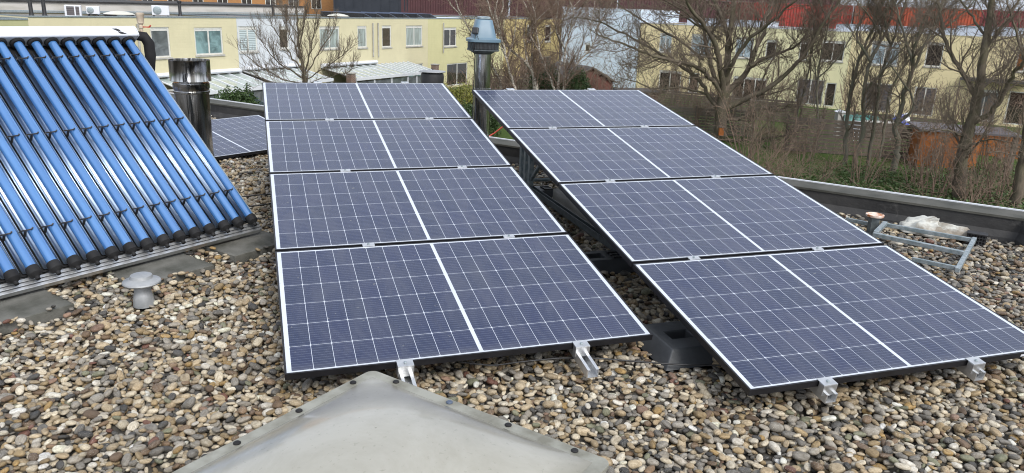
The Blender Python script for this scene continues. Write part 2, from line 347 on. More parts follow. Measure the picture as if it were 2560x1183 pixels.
# ------------------------------------------------------------------ pebbles: dropped one after another onto a height map
PIT = 1.1545
def array_frame(o, yaw, tilt):
    u = np.array([math.cos(yaw), math.sin(yaw), 0]); v = np.array([-math.sin(yaw)*math.cos(tilt), math.cos(yaw)*math.cos(tilt), math.sin(tilt)])
    return np.array(o), u, v, np.cross(u, v)
ARR_A = array_frame((-.9294, 2.8858, EYE-1.5165), .3236, .161)
ARR_B = array_frame((1.0202, 2.8875, EYE-1.5114), .3236, .161)
ARR_C = array_frame((-3.308, 7.291, .045), .917, .170)
skc = G(930, 925, .22)[:2]; skL = np.array([-.547, -.837]); skR = np.array([.837, -.547]); SKW = 1.07
slabs = [((-2.68, 3.74), .5, .48, 'left'), ((-2.16, 4.42), .50, .40, 'middle'), ((-1.80, 4.98), .48, .35, 'right')]
cU = np.array([.563, .827]); cN = np.array([-.827, .563])
tubs = [((.92, 3.62), .46, .42), ((.60, 4.86), .42, .30), ((.20, 6.75), .40, .30)]
def gravel():
    cell = .006; x0, x1, y0, y1 = -5.6, 4.9, 1.7, 12.2
    nx, ny = int((x1-x0)/cell), int((y1-y0)/cell); H = np.full((nx, ny), -.052, np.float32)
    gx, gy = np.meshgrid(x0+(np.arange(nx)+.5)*cell, y0+(np.arange(ny)+.5)*cell, indexing='ij')
    def rect(c, ex, ey, hx, hy):
        dx, dy = gx-c[0], gy-c[1]; return (np.abs(dx*ex[0]+dy*ex[1]) < hx) & (np.abs(dx*ey[0]+dy*ey[1]) < hy)
    ok = ((gx-PC[0])*pn[0]+(gy-PC[1])*pn[1] < -PW-.045) & ((gx-PC[0])*nS[0]+(gy-PC[1])*nS[1] < -PW-.045)
    for c, a, b, _ in slabs:
        ok &= ~rect(c, cU, cN, a/2-.016, b/2-.016); H[rect(c, cU, cN, a/2, b/2)] = .017
    cc = skc + (skL+skR)*SKW/2; ok &= ~rect(cc, skL, skR, SKW/2-.07, SKW/2-.07)
    for c, a, b in tubs: ok &= ~rect(c, ARR_A[1][:2], np.array([-ARR_A[1][1], ARR_A[1][0]]), a/2-.01, b/2-.01)
    for c, r in ((G(348, 762)[:2], .045), ((-2.945, 7.0), .14), ((-.364, 8.1), .085), ((-.9, 8.3), .12)): ok &= (gx-c[0])**2+(gy-c[1])**2 > r*r
    # only what the lens can see, and a margin around it
    Z = gx*0-EYE; q = [gx*RC[i][0]+gy*RC[i][1]+Z*RC[i][2] for i in range(3)]
    px, py = q[0]/q[2]*FPX+CX, q[1]/q[2]*FPX+CY; vis = ok & (px > -260) & (px < 2820) & (py < 1400) & (py > 150)
    for A, ua, ub in ((ARR_A, .2, 1.52), (ARR_B, .65, 1.5)):
        dx, dy = gx-A[0][0], gy-A[0][1]; u = dx*A[1][0]+dy*A[1][1]; v = (-dx*A[1][1]+dy*A[1][0])/.987
        vis &= ~((u > ua) & (u < ub) & (v > .35) & (v < 4.3))
    H[~ok] = 1.0
    cand = np.argwhere(vis); area = len(cand)*cell*cell; N = int(area*1900)
    kern = []
    for s in np.array([.0115, .0135, .016, .0185, .0215, .0245, .028, .034])*.86:
        for ar, ch in ((.80, .56), (.55, .42), (.68, .38)):
            for an in range(6):
                th = an*math.pi/6+rng.uniform(0, .5); a, b, c = s*1.05, s*ar, s*ch; rr = int(a/cell)+1
                ii, jj = np.mgrid[-rr:rr+1, -rr:rr+1]; X = ii*cell; Y = jj*cell
                p = (X*math.cos(th)+Y*math.sin(th))/a; qq = (-X*math.sin(th)+Y*math.cos(th))/b; rho = p*p+qq*qq; mk = rho < .94
                kern.append((ii[mk], jj[mk], (c*np.sqrt(1-rho[mk])).astype(np.float32), a, b, c, th))
    wts = np.repeat([.5, .8, 1.0, 1.1, 1.0, .75, .42, .2], 18); wts /= wts.sum()
    ks = rng.choice(len(kern), N, p=wts); out = []
    picks = rng.integers(0, len(cand), (N, 4)); jit = rng.integers(-3, 4, (N, 4, 2))
    base = cand[picks[:, 0]]
    for n_ in range(N):
        ii, jj, h, a, b, c, th = kern[ks[n_]]; best = None; bi, bj = base[n_]
        for k in range(4):
            i, j = bi+jit[n_, k, 0]*2, bj+jit[n_, k, 1]*2
            if i < 12 or j < 12 or i > nx-13 or j > ny-13: continue
            z = float((H[ii+i, jj+j]+h).max())
            if best is None or z < best[0]: best = (z, i, j)
        if best is None or best[0] > .033: continue
        z, i, j = best; z -= c*.10; idx = (ii+i, jj+j); H[idx] = np.maximum(H[idx], z+h)
        out.append((gx[i, j], gy[i, j], z, a, b, c, th))
    return np.array(out)
PB = gravel()
pal = np.array([(.60, .57, .49), (.52, .475, .38), (.44, .375, .27), (.37, .30, .20), (.31, .24, .14), (.34, .32, .285), (.26, .25, .23), (.18, .175, .165),
                (.085, .085, .085), (.055, .055, .055), (.20, .14, .09), (.14, .10, .07), (.34, .235, .10), (.28, .19, .145), (.19, .20, .14), (.64, .63, .59), (.17, .085, .065)])
pw = np.array([.085, .11, .13, .11, .08, .105, .10, .07, .05, .035, .06, .045, .02, .010, .035, .075, .008]); pw /= pw.sum()
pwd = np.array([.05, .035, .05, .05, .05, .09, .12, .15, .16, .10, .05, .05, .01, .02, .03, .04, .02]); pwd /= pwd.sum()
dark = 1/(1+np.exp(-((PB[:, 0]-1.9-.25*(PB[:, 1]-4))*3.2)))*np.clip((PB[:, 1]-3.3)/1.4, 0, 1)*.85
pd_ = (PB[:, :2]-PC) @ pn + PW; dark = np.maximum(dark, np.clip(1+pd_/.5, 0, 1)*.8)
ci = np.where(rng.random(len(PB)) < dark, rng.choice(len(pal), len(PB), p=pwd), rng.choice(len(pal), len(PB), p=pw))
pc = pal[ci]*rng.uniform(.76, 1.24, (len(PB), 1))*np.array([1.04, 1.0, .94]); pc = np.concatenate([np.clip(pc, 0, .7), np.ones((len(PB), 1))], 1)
peb = bpy.data.collections.new('pebble_shapes')
for k in range(14):
    import bmesh
    b_ = bmesh.new(); bmesh.ops.create_icosphere(b_, subdivisions=3, radius=1)
    ax = [Vector(rng.normal(size=3)).normalized() for _ in range(5)]; am = rng.uniform(-.16, .16, 5); e_ = rng.uniform(.75, 1.0)
    for v in b_.verts:
        n_ = v.co.normalized(); q = Vector([math.copysign(abs(c)**e_, c) for c in n_]); q *= 1+sum(a*(n_.dot(d))**(2 if i % 2 else 3) for i, (a, d) in enumerate(zip(am, ax))); v.co = q
    me = bpy.data.meshes.new('pebble'); b_.to_mesh(me); b_.free(); me.shade_smooth(); me.materials.append(pebble_m)
    peb.objects.link(bpy.data.objects.new('pebble', me))
me = bpy.data.meshes.new('gravel'); me.vertices.add(len(PB)); me.vertices.foreach_set('co', PB[:, :3].astype(np.float32).ravel())
def att(name, typ, arr, key): a = me.attributes.new(name, typ, 'POINT'); a.data.foreach_set(key, arr.ravel())
att('pcol', 'FLOAT_COLOR', pc.astype(np.float32), 'color'); att('prnd', 'FLOAT', rng.random(len(PB)).astype(np.float32), 'value')
att('scl', 'FLOAT_VECTOR', PB[:, 3:6].astype(np.float32), 'vector')
att('rot', 'FLOAT_VECTOR', np.stack([rng.normal(0, .22, len(PB)), rng.normal(0, .22, len(PB)), PB[:, 6]+rng.choice([0, math.pi], len(PB))], 1).astype(np.float32), 'vector')
att('idx', 'INT', rng.integers(0, 14, len(PB)).astype(np.int32), 'value')
go = bpy.data.objects.new('gravel', me); COL.objects.link(go); tag(go, 'mixed beige, grey and dark rounded pebbles covering the flat roof', kind='stuff')
ng = bpy.data.node_groups.new('gravel', 'GeometryNodeTree'); ng.interface.new_socket('Geometry', in_out='INPUT', socket_type='NodeSocketGeometry'); ng.interface.new_socket('Geometry', in_out='OUTPUT', socket_type='NodeSocketGeometry')
gi, g_o, ip, cinf = (ng.nodes.new(t_) for t_ in ('NodeGroupInput', 'NodeGroupOutput', 'GeometryNodeInstanceOnPoints', 'GeometryNodeCollectionInfo'))
cinf.inputs['Collection'].default_value = peb; cinf.inputs['Separate Children'].default_value = True; cinf.inputs['Reset Children'].default_value = True
def na(name, typ): n_ = ng.nodes.new('GeometryNodeInputNamedAttribute'); n_.data_type = typ; n_.inputs['Name'].default_value = name; return n_.outputs['Attribute']
er = ng.nodes.new('FunctionNodeEulerToRotation'); ng.links.new(na('rot', 'FLOAT_VECTOR'), er.inputs[0])
ng.links.new(gi.outputs[0], ip.inputs['Points']); ng.links.new(cinf.outputs[0], ip.inputs['Instance']); ip.inputs['Pick Instance'].default_value = True
ng.links.new(na('idx', 'INT'), ip.inputs['Instance Index']); ng.links.new(er.outputs[0], ip.inputs['Rotation']); ng.links.new(na('scl', 'FLOAT_VECTOR'), ip.inputs['Scale'])
ng.links.new(ip.outputs[0], g_o.inputs[0]); go.modifiers.new('gravel', 'NODES').node_group = ng
print('pebbles', len(PB))

# ------------------------------------------------------------------ photovoltaic panels
L_, S_ = 1.722, 1.134
def panel_proto():
    t = thing('solar_panel', 'x', 'solar panel'); fh = .030; lw = .0085
    m = MB(); prof = [(0, -fh), (.028, -fh), (.028, -fh+.002), (.002, -fh+.002), (.002, -.006), (lw, -.006), (lw, 0), (0, 0)]
    # four mitred sides
    def side(ln, M): m.add([(p[0] if s == 0 else ln-p[0], p[0], p[1]) for s in (0, 1) for p in prof],
                           [(i, (i+1) % 8, (i+1) % 8+8, i+8) for i in range(8)], M)
    side(L_, Matrix.Identity(4)); side(S_, Matrix.Translation((L_, 0, 0)) @ Matrix.Rotation(R(90), 4, 'Z'))
    side(L_, Matrix.Translation((L_, S_, 0)) @ Matrix.Rotation(R(180), 4, 'Z')); side(S_, Matrix.Translation((0, S_, 0)) @ Matrix.Rotation(R(270), 4, 'Z'))
    m.build('frame', frame_m, t)
    m = MB(); m.box(lw-.002, L_-lw+.002, lw-.002, S_-lw+.002, -.006, -.0012); m.build('cell_sheet', cells, t)
    return t
proto = panel_proto(); first = True
def place_panel(A, k, label, group, du=0, bow=0):
    global first
    o = proto if first else copy_tree(proto); first = False
    org = A[0]+A[2]*PIT*k+A[1]*du; o.matrix_world = mat4(org, A[1], A[2], A[3]); o['label'] = label; o['group'] = group; return o
rown = ['lowest and nearest panel', 'second panel from the bottom', 'third panel from the bottom', 'topmost panel']
for k in range(4): place_panel(ARR_A, k, f'{rown[k]} of the middle rack, beside the blue tube collector', 'solar panels on the middle rack')
m = MB(); m.box(1.52, 1.60, -.0008, -.0001, -.022, -.010)
for k in range(4):
    pb_ = place_panel(ARR_B, k, f'{rown[k]} of the wide rack at the right, nearer the parapet corner', 'solar panels on the right rack')
    if k == 0: m.build('sticker', white_paint, pb_)
place_panel(ARR_C, 0, 'low solar panel seen between the steel chimney and the middle rack', 'low solar panels behind the collector')
place_panel(ARR_C, 1, 'low solar panel mostly hidden behind the steel chimney near the parapet', 'low solar panels behind the collector', -.62)
place_panel(ARR_C, 0, 'low solar panel hidden to the left behind the collector tubes', 'low solar panels behind the collector', -1.742)
# mid clamps, end clamps, rails
def clampm():
    t = thing('clamp', 'x', 'clamp'); m = MB(); m.box(-.034, .034, -.019, .019, .0005, .006); m.box(-.034, .034, -.003, .003, -.028, .0005)
    m.build('bracket', alu, t, bevel=.001); m = MB(); m.lathe([(.0065, .006), (.0065, .011), (.004, .012)], 12); m.build('bolt', galv, t, SM); return t
cl = clampm()
def endm():
    t = thing('end_clamp', 'x', 'end clamp'); m = MB()
    m.box(-.036, .036, -.040, .014, .0006, .0042); m.box(-.036, .036, -.040, -.006, -.052, .0006)
    m.build('bracket', alu, t, bevel=.0015); m = MB(); m.lathe([(.0075, .0042), (.0075, .009), (.004, .011)], 12, (0, -.016, 0)); m.build('bolt', galv, t, SM); return t
ec = endm()
def railm(v0):
    t = thing('mounting_rail', 'x', 'rail'); h = .045; z1 = -.0305
    m = MB(); 
    for s in (-1, 1):
        m.box(s*.026-.0025, s*.026+.0025, v0, 4.72, z1-h, z1-.001); m.box(*(sorted((s*.0235, s*.014))), v0, 4.72, z1-.005, z1-.0015)
    m.box(-.0235, .0235, v0, 4.72, z1-h+.0002, z1-h+.003); m.build('channel', alu, t); return t
rails = {}
def rows(A, us, v0, word, gtxt, rid):
    global cl, ec
    seam = ['lowest seam', 'second seam', 'third seam']
    rl = None
    for i, u in enumerate(us):
        side = 'left' if i == 0 else 'right'
        def M(v): return mat4(A[0]+A[1]*u+A[2]*v, A[1], A[2], A[3])
        for k in range(3):
            o = clampm() if k == 0 and i == 0 and rid == 0 else copy_tree(cl)
            o.matrix_world = M(PIT*(k+1)-.0102); o['label'] = f'small silver clamp, {side} one on the {seam[k]} of the {word} rack'; o['group'] = f'silver panel clamps, {word} rack'
        o = copy_tree(ec); o.matrix_world = M(0); o['label'] = f'silver end clamp gripping the front edge, {side} one of the {word} rack'; o['group'] = f'front end clamps, {word} rack'
        o = copy_tree(ec); o.matrix_world = M(PIT*3+S_) @ Matrix.Rotation(R(180), 4, 'Z'); o['label'] = f'silver clamp at the far top edge, {side} one of the {word} rack'; o['group'] = f'top end clamps, {word} rack'
        o = railm(v0) if rl is None else copy_tree(rl); rl = rl or o
        o.matrix_world = M(0); o['label'] = f'aluminium channel rail under the {side} side of the {word} rack, its front end poking out'; o['group'] = f'mounting rails, {word} rack'
rows(ARR_A, (.505, 1.338), -.175, 'middle', '', 0); rows(ARR_B, (.38, 1.215), -.062, 'right-hand', '', 1)
def drop(o):
    for c in list(o.children_recursive): bpy.data.objects.remove(c)
    bpy.data.objects.remove(o)
drop(cl); drop(ec)
# triangular supports under each rail
def support(A, u, label, group, full=True):
    c0 = A[0]+A[1]*u; vh = np.array([A[2][0], A[2][1], 0]); vh /= np.linalg.norm(vh)
    t = thing('support_frame', label, 'support frame', M=mat4((c0[0], c0[1], 0), A[1], vh, (0, 0, 1)), group=group)
    tt = math.tan(.161); zt = lambda y: c0[2]-.078+tt*y
    m = MB(); m.box(-.022, .022, .9, 4.25, .045, .050); m.box(-.022, -.018, .9, 4.25, .050, .095); m.box(.018, .022, .9, 4.25, .050, .095)
    m.build('base_strut', galv_dark, t)
    for y in (3.86, 3.98, 4.10):
        m = MB(); m.box(-.020, .020, y, y+.035, .05, zt(y)); m.box(-.020, -.016, y+.035, y+.05, .05, zt(y)); m.build('post', galv, t)
    m = MB(); m.tube([(0, 3.9, .12), (0.02, 3.35, zt(3.35))], .016, 8); m.build('brace', galv, t, SM)
    m = MB(); m.tube([(-.12, 4.0, .11), (.42, 4.0, .115)], .016, 8); m.build('cross_brace', galv, t, SM); m = MB(); m.tube([(.02, 4.0, .12), (.30, 4.0, .42)], .016, 8); m.build('cross_brace', galv, t, SM)
support(ARR_B, .38, 'dark galvanised triangular support under the left edge of the right-hand rack', 'supports under the right rack')
support(ARR_B, 1.215, 'galvanised triangular support under the right side of the right-hand rack', 'supports under the right rack')
support(ARR_A, .505, 'galvanised triangular support under the left side of the middle rack', 'supports under the middle rack')
support(ARR_A, 1.338, 'galvanised triangular support under the right side of the middle rack', 'supports under the middle rack')
# black ballast consoles
def tub(c, a, b, label, rz, h=.078):
    t = thing('ballast_console', label, 'ballast console', (c[0], c[1], -.02), rz=rz, group='black ballast consoles under the right rack'); m = MB()
    A_, B_ = a/2, b/2; ins = .055
    V = []; rings = [(A_+.01, B_+.01, 0), (A_, B_, .012), (A_-ins*.7, B_-ins*.7, h-.02), (A_-ins, B_-ins, h)]
    for x, y, z in rings: V += [(-x, -y, z), (x, -y, z), (x, y, z), (-x, y, z)]
    F = [(j*4+i, j*4+(i+1) % 4, j*4+4+(i+1) % 4, j*4+4+i) for j in range(3) for i in range(4)]
    hx, hy = .065, .045; o = len(V)
    V += [(-hx-.05, -hy, h), (hx-.05, -hy, h), (hx-.05, hy, h), (-hx-.05, hy, h)]; V += [(x, y, .03) for x, y, z in V[-4:]]
    F += [(12+i, 12+(i+1) % 4, o+(i+1) % 4, o+i) for i in range(4)]+[(o+i, o+(i+1) % 4, o+4+(i+1) % 4, o+4+i) for i in range(4)]+[(o+4, o+5, o+6, o+7)]
    m.add(V, F); m.build('shell', greypl, t, bevel=.006)
    m = MB()
    for k in range(3): m.box(hx-.01, A_-ins-.01, -B_+ins+.015+k*.05, -B_+ins+.04+k*.05, h+.0005, h+.012)
    m.build('grip_ribs', blackpl, t, bevel=.002)
yb = .3236
tub(*tubs[0], 'black plastic ballast console with a square opening, nearest in the gap between racks', yb)
tub(*tubs[1], 'black plastic ballast console midway along the gap between the two racks', yb, .075)
tub(*tubs[2], 'black plastic ballast console at the far end of the gap below the posts', yb, .072)
# concrete blocks under the right rack
for (x, y, lab) in ((.50, 6.35, 'rough concrete block lying under the right rack beside the posts'), (.62, 5.95, 'rough concrete block lying under the right rack, nearer one of two')):
    t = MB(); t.box(-.10, .10, -.19, .19, 0, .13); o = t.build('concrete_block', concrete_lt, bevel=.012); o.location = (x, y, -.01); o.rotation_euler = (0, 0, yb+.05); tag(o, lab, 'concrete block', 'concrete blocks under the right rack')

# ------------------------------------------------------------------ evacuated tube collector
zb = .15; CB0 = G(628, 547, zb); sU = np.array([.563, .827, 0]); TL = 1.736; ctl = R(40.34)
sS = np.array([-.827*math.cos(ctl), .563*math.cos(ctl), math.sin(ctl)]); sW = np.cross(sU, sS)
MC = mat4(CB0, sU, sS, sW); SPC = .10903; NT = 20
tc = thing('tube_collector', 'solar water collector of blue glass vacuum tubes under a white manifold box', 'solar collector', M=MC)
xe = -SPC*(NT-1)-.08
hp = [(1.762, -.055), (1.738, .046), (1.736, .053), (1.742, .061), (1.79, .0745), (1.815, .072), (1.835, .056), (1.85, .02), (1.85, -.055)]
m = MB(); m.prism(hp, xe, .062, 'x'); mf = m.build('manifold', white_paint, tc, SM, bevel=.003)
m = MB(); m.prism([(1.79+(a-1.79)*1.03, .0+b*1.03) for a, b in hp], .0625, .068, 'x'); m.build('end_cap', white_paint, mf)
# the mark printed on the box: two dark pointed wings
def onbox(px, py):
    return px, py
def wing(pts, z=.0012):
    # pts in (along box x, arc up the face); the face runs from (1.715,.050) to (1.755,.078)
    a = np.array([1.742, .0612]); b = np.array([1.79, .0747]); d = (b-a); n_ = np.array([-d[1], d[0]]); n_ /= np.linalg.norm(n_)
    return [(x, *(a+d*s+n_*z)) for x, s in pts]
m = MB(); w1 = [(-.120, .98), (-.085, 1.0), (-.066, .80), (-.060, .55), (-.082, .50), (-.096, .70)]; w2 = [(-.094, .46), (-.072, .10), (-.058, .40), (-.040, .52), (-.022, .10), (-.048, .22), (-.070, .04), (-.086, .20)]
m.add(wing(w1), [tuple(range(6))]); m.add(wing([(-.086, .46), (-.060, .48), (-.048, .38), (-.022, .08), (-.060, .06), (-.074, .14)]), [tuple(range(6))])
m.build('printed_mark', blackpl, mf)
def trough():
    m = MB(); xs = np.linspace(-.0455, .0455, 29); P = []
    for x in xs:
        a = abs(x)-.026; P.append((x, -.046+(52 if a > 0 else 20)*a*a))
    Q = P+[(x, z-.0012) for x, z in P[::-1]]
    m.prism(Q, .02, 1.66, 'y')
    for q in (-1, 1): m.prism([(q*.0457, -.026), (q*.0457+.0035, -.024), (q*.0457+.0035, -.018), (q*.0457, -.020)][::q], .02, 1.66, 'y')  # added edge strips; their pale line stands in for highlights along the tubes
    return m
for i in range(NT):
    x = -SPC*i
    m = MB(); m.lathe([(.001, .0), (.0285, .0), (.0285, 1.735)], 28, cap=False, M=Matrix.Translation((x, 0, 0)) @ Matrix.Rotation(R(-90), 4, 'X'))
    tb = m.build('glass_tube', tube_m, tc, SM)
    m = MB(); m.lathe([(.001, -.062), (.012, -.060), (.013, -.042), (.026, -.032), (.035, -.024), (.036, .012), (.033, .022), (.028, .024)], 24, cap=False, M=Matrix.Translation((x, 0, 0)) @ Matrix.Rotation(R(-90), 4, 'X'))
    m.build('end_holder', rubber, tb, SM)
    m = MB(); m.lathe([(.0262, 1.722), (.040, 1.723), (.045, 1.728), (.046, 1.745), (.03, 1.75)], 24, cap=False, M=Matrix.Translation((x, 0, 0)) @ Matrix.Rotation(R(-90), 4, 'X'))
    m.build('collar', rubber, tb, SM)
    for yy in (.25, .93, 1.57):
        m = MB(); xc = x-SPC*.42
        m.tube([(xc-.034, yy-.006, .020), (xc-.030, yy, .028), (xc, yy+.001, .024), (xc+.030, yy, .030), (xc+.038, yy+.006, .036)], .0046, 6)
        m.tube([(xc, yy, .024), (xc, yy-.008, -.03)], .007, 6); m.build('spring_clip', blackpl, tb, SM)
    m = trough(); o = m.build('reflector', mirror, tc, True); o.location = (x, 0, 0)
m = MB()
for k, (a, b) in enumerate(((-.068, -.050), (-.046, -.028), (-.024, -.006))): m.box(xe, .075, a, b, -.078+k*.004, -.056+k*.004)
m.box(xe, .075, -.068, -.006, -.094, -.078); m.build('bottom_rail', alu, tc, bevel=.002)
m = MB(); m.box(xe, .07, 1.60, 1.66, -.10, -.066); m.box(.052, .058, 0, 1.70, -.06, -.02)
for xx in (-.25, -.95, -1.65): m.box(xx-.02, xx+.02, -.01, 1.59, -.096, -.0650)
m.build('back_frame', galv, tc); m = MB(); m.box(xe, .05, .01, 1.80, -.0640, -.0560); m.build('back_sheet', rubber, tc)
iv = np.array(MC.inverted())
def loc(p): q = iv @ np.array([p[0], p[1], p[2], 1.0]); return q[:3]
m = MB()
for xx in (-.25, -.95, -1.65):
    a = np.array(MC @ Vector((xx, 1.60, -.09))); ft = a.copy(); ft[2] = 0; m.tube([loc(a), loc(ft+np.array([.02, .0, 0]))], .018, 6)
    b = np.array(MC @ Vector((xx, .95, -.09))); m.tube([loc(b), loc(ft)], .015, 6)
m.build('rear_legs', galv, tc)
# front feet
for lab, (x, y) in (('left', (335, 652)), ('right', (600, 596))):
    p = G(x, y, .045)
    m = MB(); m.box(-.035, .035, -.06, .05, 0, .005); m.box(-.030, -.026, -.05, .04, .005, .085); m.box(.026, .030, -.05, .04, .005, .085); m.box(-.022, .022, -.075, .02, .082, .0865, Matrix.Rotation(R(-18), 4, 'X'))
    m.lathe([(.008, .09), (.008, .10)], 10)
    o = m.build('foot_bracket', alu, tc, bevel=.0015); o.matrix_world = MC.inverted() @ Matrix.Translation(p) @ Matrix.Rotation(math.atan2(.827, .563), 4, 'Z')
tag(tc, group=None)
m = MB(); pe = MC @ Vector((.085, 1.77, .01))
m.tube([(pe[0]-.02, pe[1], pe[2]+.01), (pe[0]+.035, pe[1]+.03, pe[2]+.0), (pe[0]+.06, pe[1]+.045, pe[2]-.05), (pe[0]+.062, pe[1]+.045, pe[2]-.14), (pe[0]+.045, pe[1]+.05, pe[2]-.24), (pe[0]+.0, pe[1]+.10, pe[2]-.45), (pe[0], pe[1]+.12, 0)], [.034, .040, .041, .040, .038, .03, .03], 14)
m.build('insulated_pipe', rubber, smooth=True, label='black foam-insulated pipe bending down from the manifold end of the tube collector', cat='pipe')
t = thing('air_vent_valve', 'small beige air valve with a red tap on top of the insulated pipe', 'valve', (pe[0]+.02, pe[1]+.03, pe[2]+.03))
m = MB(); m.lathe([(.012, 0), (.012, .03), (.017, .032), (.017, .05), (.013, .055), (.016, .065), (.024, .068), (.027, .125), (.029, .128), (.029, .142), (.022, .145)], 18); m.build('body', dirty('beige_brass', (.52, .44, .34), (.36, .28, .20), 20, .45), t, SM)
m = MB(); m.box(.012, .065, -.006, .006, .038, .046); m.tube([(.06, 0, .042), (.075, .0, .055)], .006, 6); m.build('tap', dirty('red_tap', (.45, .05, .03), (.3, .05, .03), 9, .45), t)

# concrete paving slabs and vent
for c, a, b, nm in slabs:
    m = MB(); m.box(-a/2, a/2, -b/2, b/2, -.045, .018)
    o = m.build('paving_slab', concrete, bevel=.004); o.location = (c[0], c[1], -.002); o.rotation_euler = (0, 0, math.atan2(.827, .563)+random.uniform(-.04, .04))
    tag(o, {'left': 'dark concrete paving slab under the lower left corner of the tube collector', 'middle': 'concrete paving slab behind the small metal roof vent', 'right': 'concrete paving slab under the right end of the tube collector'}[nm], 'paving slab', 'concrete slabs carrying the collector')
for p, ln, lab in ((G(285, 672, 0), .32, 'short concrete kerb block under the middle of the collector rail'), (G(8, 742, 0), .20, 'pale concrete block under the left end of the collector rail'), (G(560, 612, 0), .26, 'concrete kerb block under the right part of the collector rail')):
    m = MB(); m.box(-ln/2, ln/2, -.05, .05, 0, .075); o = m.build('kerb_block', concrete_lt, bevel=.006); o.location = (p[0]+cN[0]*.05, p[1]+cN[1]*.05, .016); o.rotation_euler = (0, 0, math.atan2(.827, .563)); tag(o, lab, 'kerb block', 'concrete blocks under the collector rail')
p = G(350, 762, 0); t = thing('roof_vent', 'small grey metal roof vent with a round double cap, standing in the pebbles', 'roof vent', (p[0], p[1]+.045, -.02))
vm = dirty('dull_zinc', (.36, .37, .38), (.22, .23, .235), 10, .55, .3, .1)
m = MB(); m.lathe([(.056, 0), (.052, .04), (.046, .07), (.044, .075), (.044, .135), (.05, .14)], 32); m.build('pipe', vm, t, SM)
m = MB(); m.lathe([(.05, .128), (.094, .130), (.099, .137), (.096, .144), (.060, .160), (.058, .166), (.055, .176), (.048, .179), (.001, .180)], 40); m.build('cap', vm, t, SM)

# ------------------------------------------------------------------ skylight dome
sk = np.array([skc[0], skc[1], .22]); MSK = mat4(sk, (*skL, 0), (*skR, 0), (0, 0, -1))
MSK = mat4(sk+np.array([*(skL*SKW), 0]), (*(-skL), 0), (*skR, 0), tuple(np.cross((*(-skL), 0), (*skR, 0))))
sg = 1 if MSK[2][2] > 0 else -1
t = thing('skylight', 'large square opal plastic dome rooflight with clipped edge flange, in the front', 'skylight', M=MSK)
def dome_pt(a, b):
    u, v = a*2-1, b*2-1; k = (1-abs(u)**2.3)*(1-abs(v)**2.3); return k
m = MB(); N_ = 48; V = []; fl = .048
for i in range(N_+1):
    for j in range(N_+1):
        a, b = i/N_, j/N_; V.append((fl+a*(SKW-2*fl), fl+b*(SKW-2*fl), sg*(.004+.135*dome_pt(a, b)**.95)))
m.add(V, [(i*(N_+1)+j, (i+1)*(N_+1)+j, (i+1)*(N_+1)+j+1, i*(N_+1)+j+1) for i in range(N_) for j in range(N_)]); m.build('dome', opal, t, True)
def ring(a, b, z0, z1):                                    # square ring with rounded outer corners
    m = MB(); o_ = []; i_ = []; r = .035
    for cx, cy, s0 in ((SKW-r-a, SKW-r-a, 0), (r+a, SKW-r-a, 90), (r+a, r+a, 180), (SKW-r-a, r+a, 270)):
        for k in range(7): o_.append((cx+r*math.cos(R(s0+k*15)), cy+r*math.sin(R(s0+k*15))))
    for cx, cy, s0 in ((SKW-r-b, SKW-r-b, 0), (r+b, SKW-r-b, 90), (r+b, r+b, 180), (SKW-r-b, r+b, 270)):
        for k in range(7): i_.append((cx+r*math.cos(R(s0+k*15)), cy+r*math.sin(R(s0+k*15))))
    n = len(o_); V = [(x, y, z) for z in (z0, z1) for x, y in o_+i_]
    F = []
    for k in range(n):
        q = (k+1) % n; F += [(2*n+k, 2*n+q, 3*n+q, 3*n+k), (k, q, 2*n+q, 2*n+k), (n+k, 3*n+k, 3*n+q, n+q), (k, n+k, n+q, q)]
    return m.add(V, F)
ring(0, .075, -sg*.012, sg*.0035).build('flange', flange_m, t, bevel=.002)
ring(.004, .06, -sg*.20, -sg*.013).build('upstand', flange_m, t)
kn = 0
for ax in (0, 1):
    for s_ in (0, 1):
        for f in (.14, .385, .63, .88):
            q = [f*SKW, .024 if s_ == 0 else SKW-.024]; q = q if ax == 0 else q[::-1]
            m = MB(); m.lathe([(.0125, .0036), (.0125, .007), (.009, .010), (.001, .0105)] if sg > 0 else [(.0125, -.0036), (.0125, -.007), (.009, -.010), (.001, -.0105)], 20, (q[0], q[1], 0)); m.build('screw_cap', dirty('blue_grey_cap', (.08, .11, .17), (.06, .08, .12), 9, .5) if (ax, s_, f) == (1, 1, .385) else rubber, t, SM)

# ------------------------------------------------------------------ chimneys on our roof
def flue(loc_, h, r, label):
    t = thing('steel_chimney', label, 'chimney', loc_); return t
t = flue((-2.955, 7.0, -.03), 1, .14, 'wide mirror-polished steel chimney with an open drum cowl, behind the tube collector')
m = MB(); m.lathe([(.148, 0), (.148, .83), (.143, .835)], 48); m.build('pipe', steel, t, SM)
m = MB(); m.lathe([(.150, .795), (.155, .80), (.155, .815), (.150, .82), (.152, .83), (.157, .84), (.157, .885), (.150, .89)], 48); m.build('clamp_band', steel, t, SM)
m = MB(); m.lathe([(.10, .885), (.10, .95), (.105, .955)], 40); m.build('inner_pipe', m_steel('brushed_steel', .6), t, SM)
m = MB(); m.lathe([(.172, .905), (.176, .905), (.176, .91), (.1745, .915), (.1745, 1.085), (.177, 1.09), (.172, 1.09), (.171, 1.08), (.171, .905)], 56, cap=False); m.build('cowl', steel, t, SM)
m = MB(); m.box(-.17, .17, -.004, .004, .93, 1.06); m.box(-.004, .004, -.17, .17, .93, 1.06); m.build('cowl_stay', m_steel('dull_steel', .5), t)

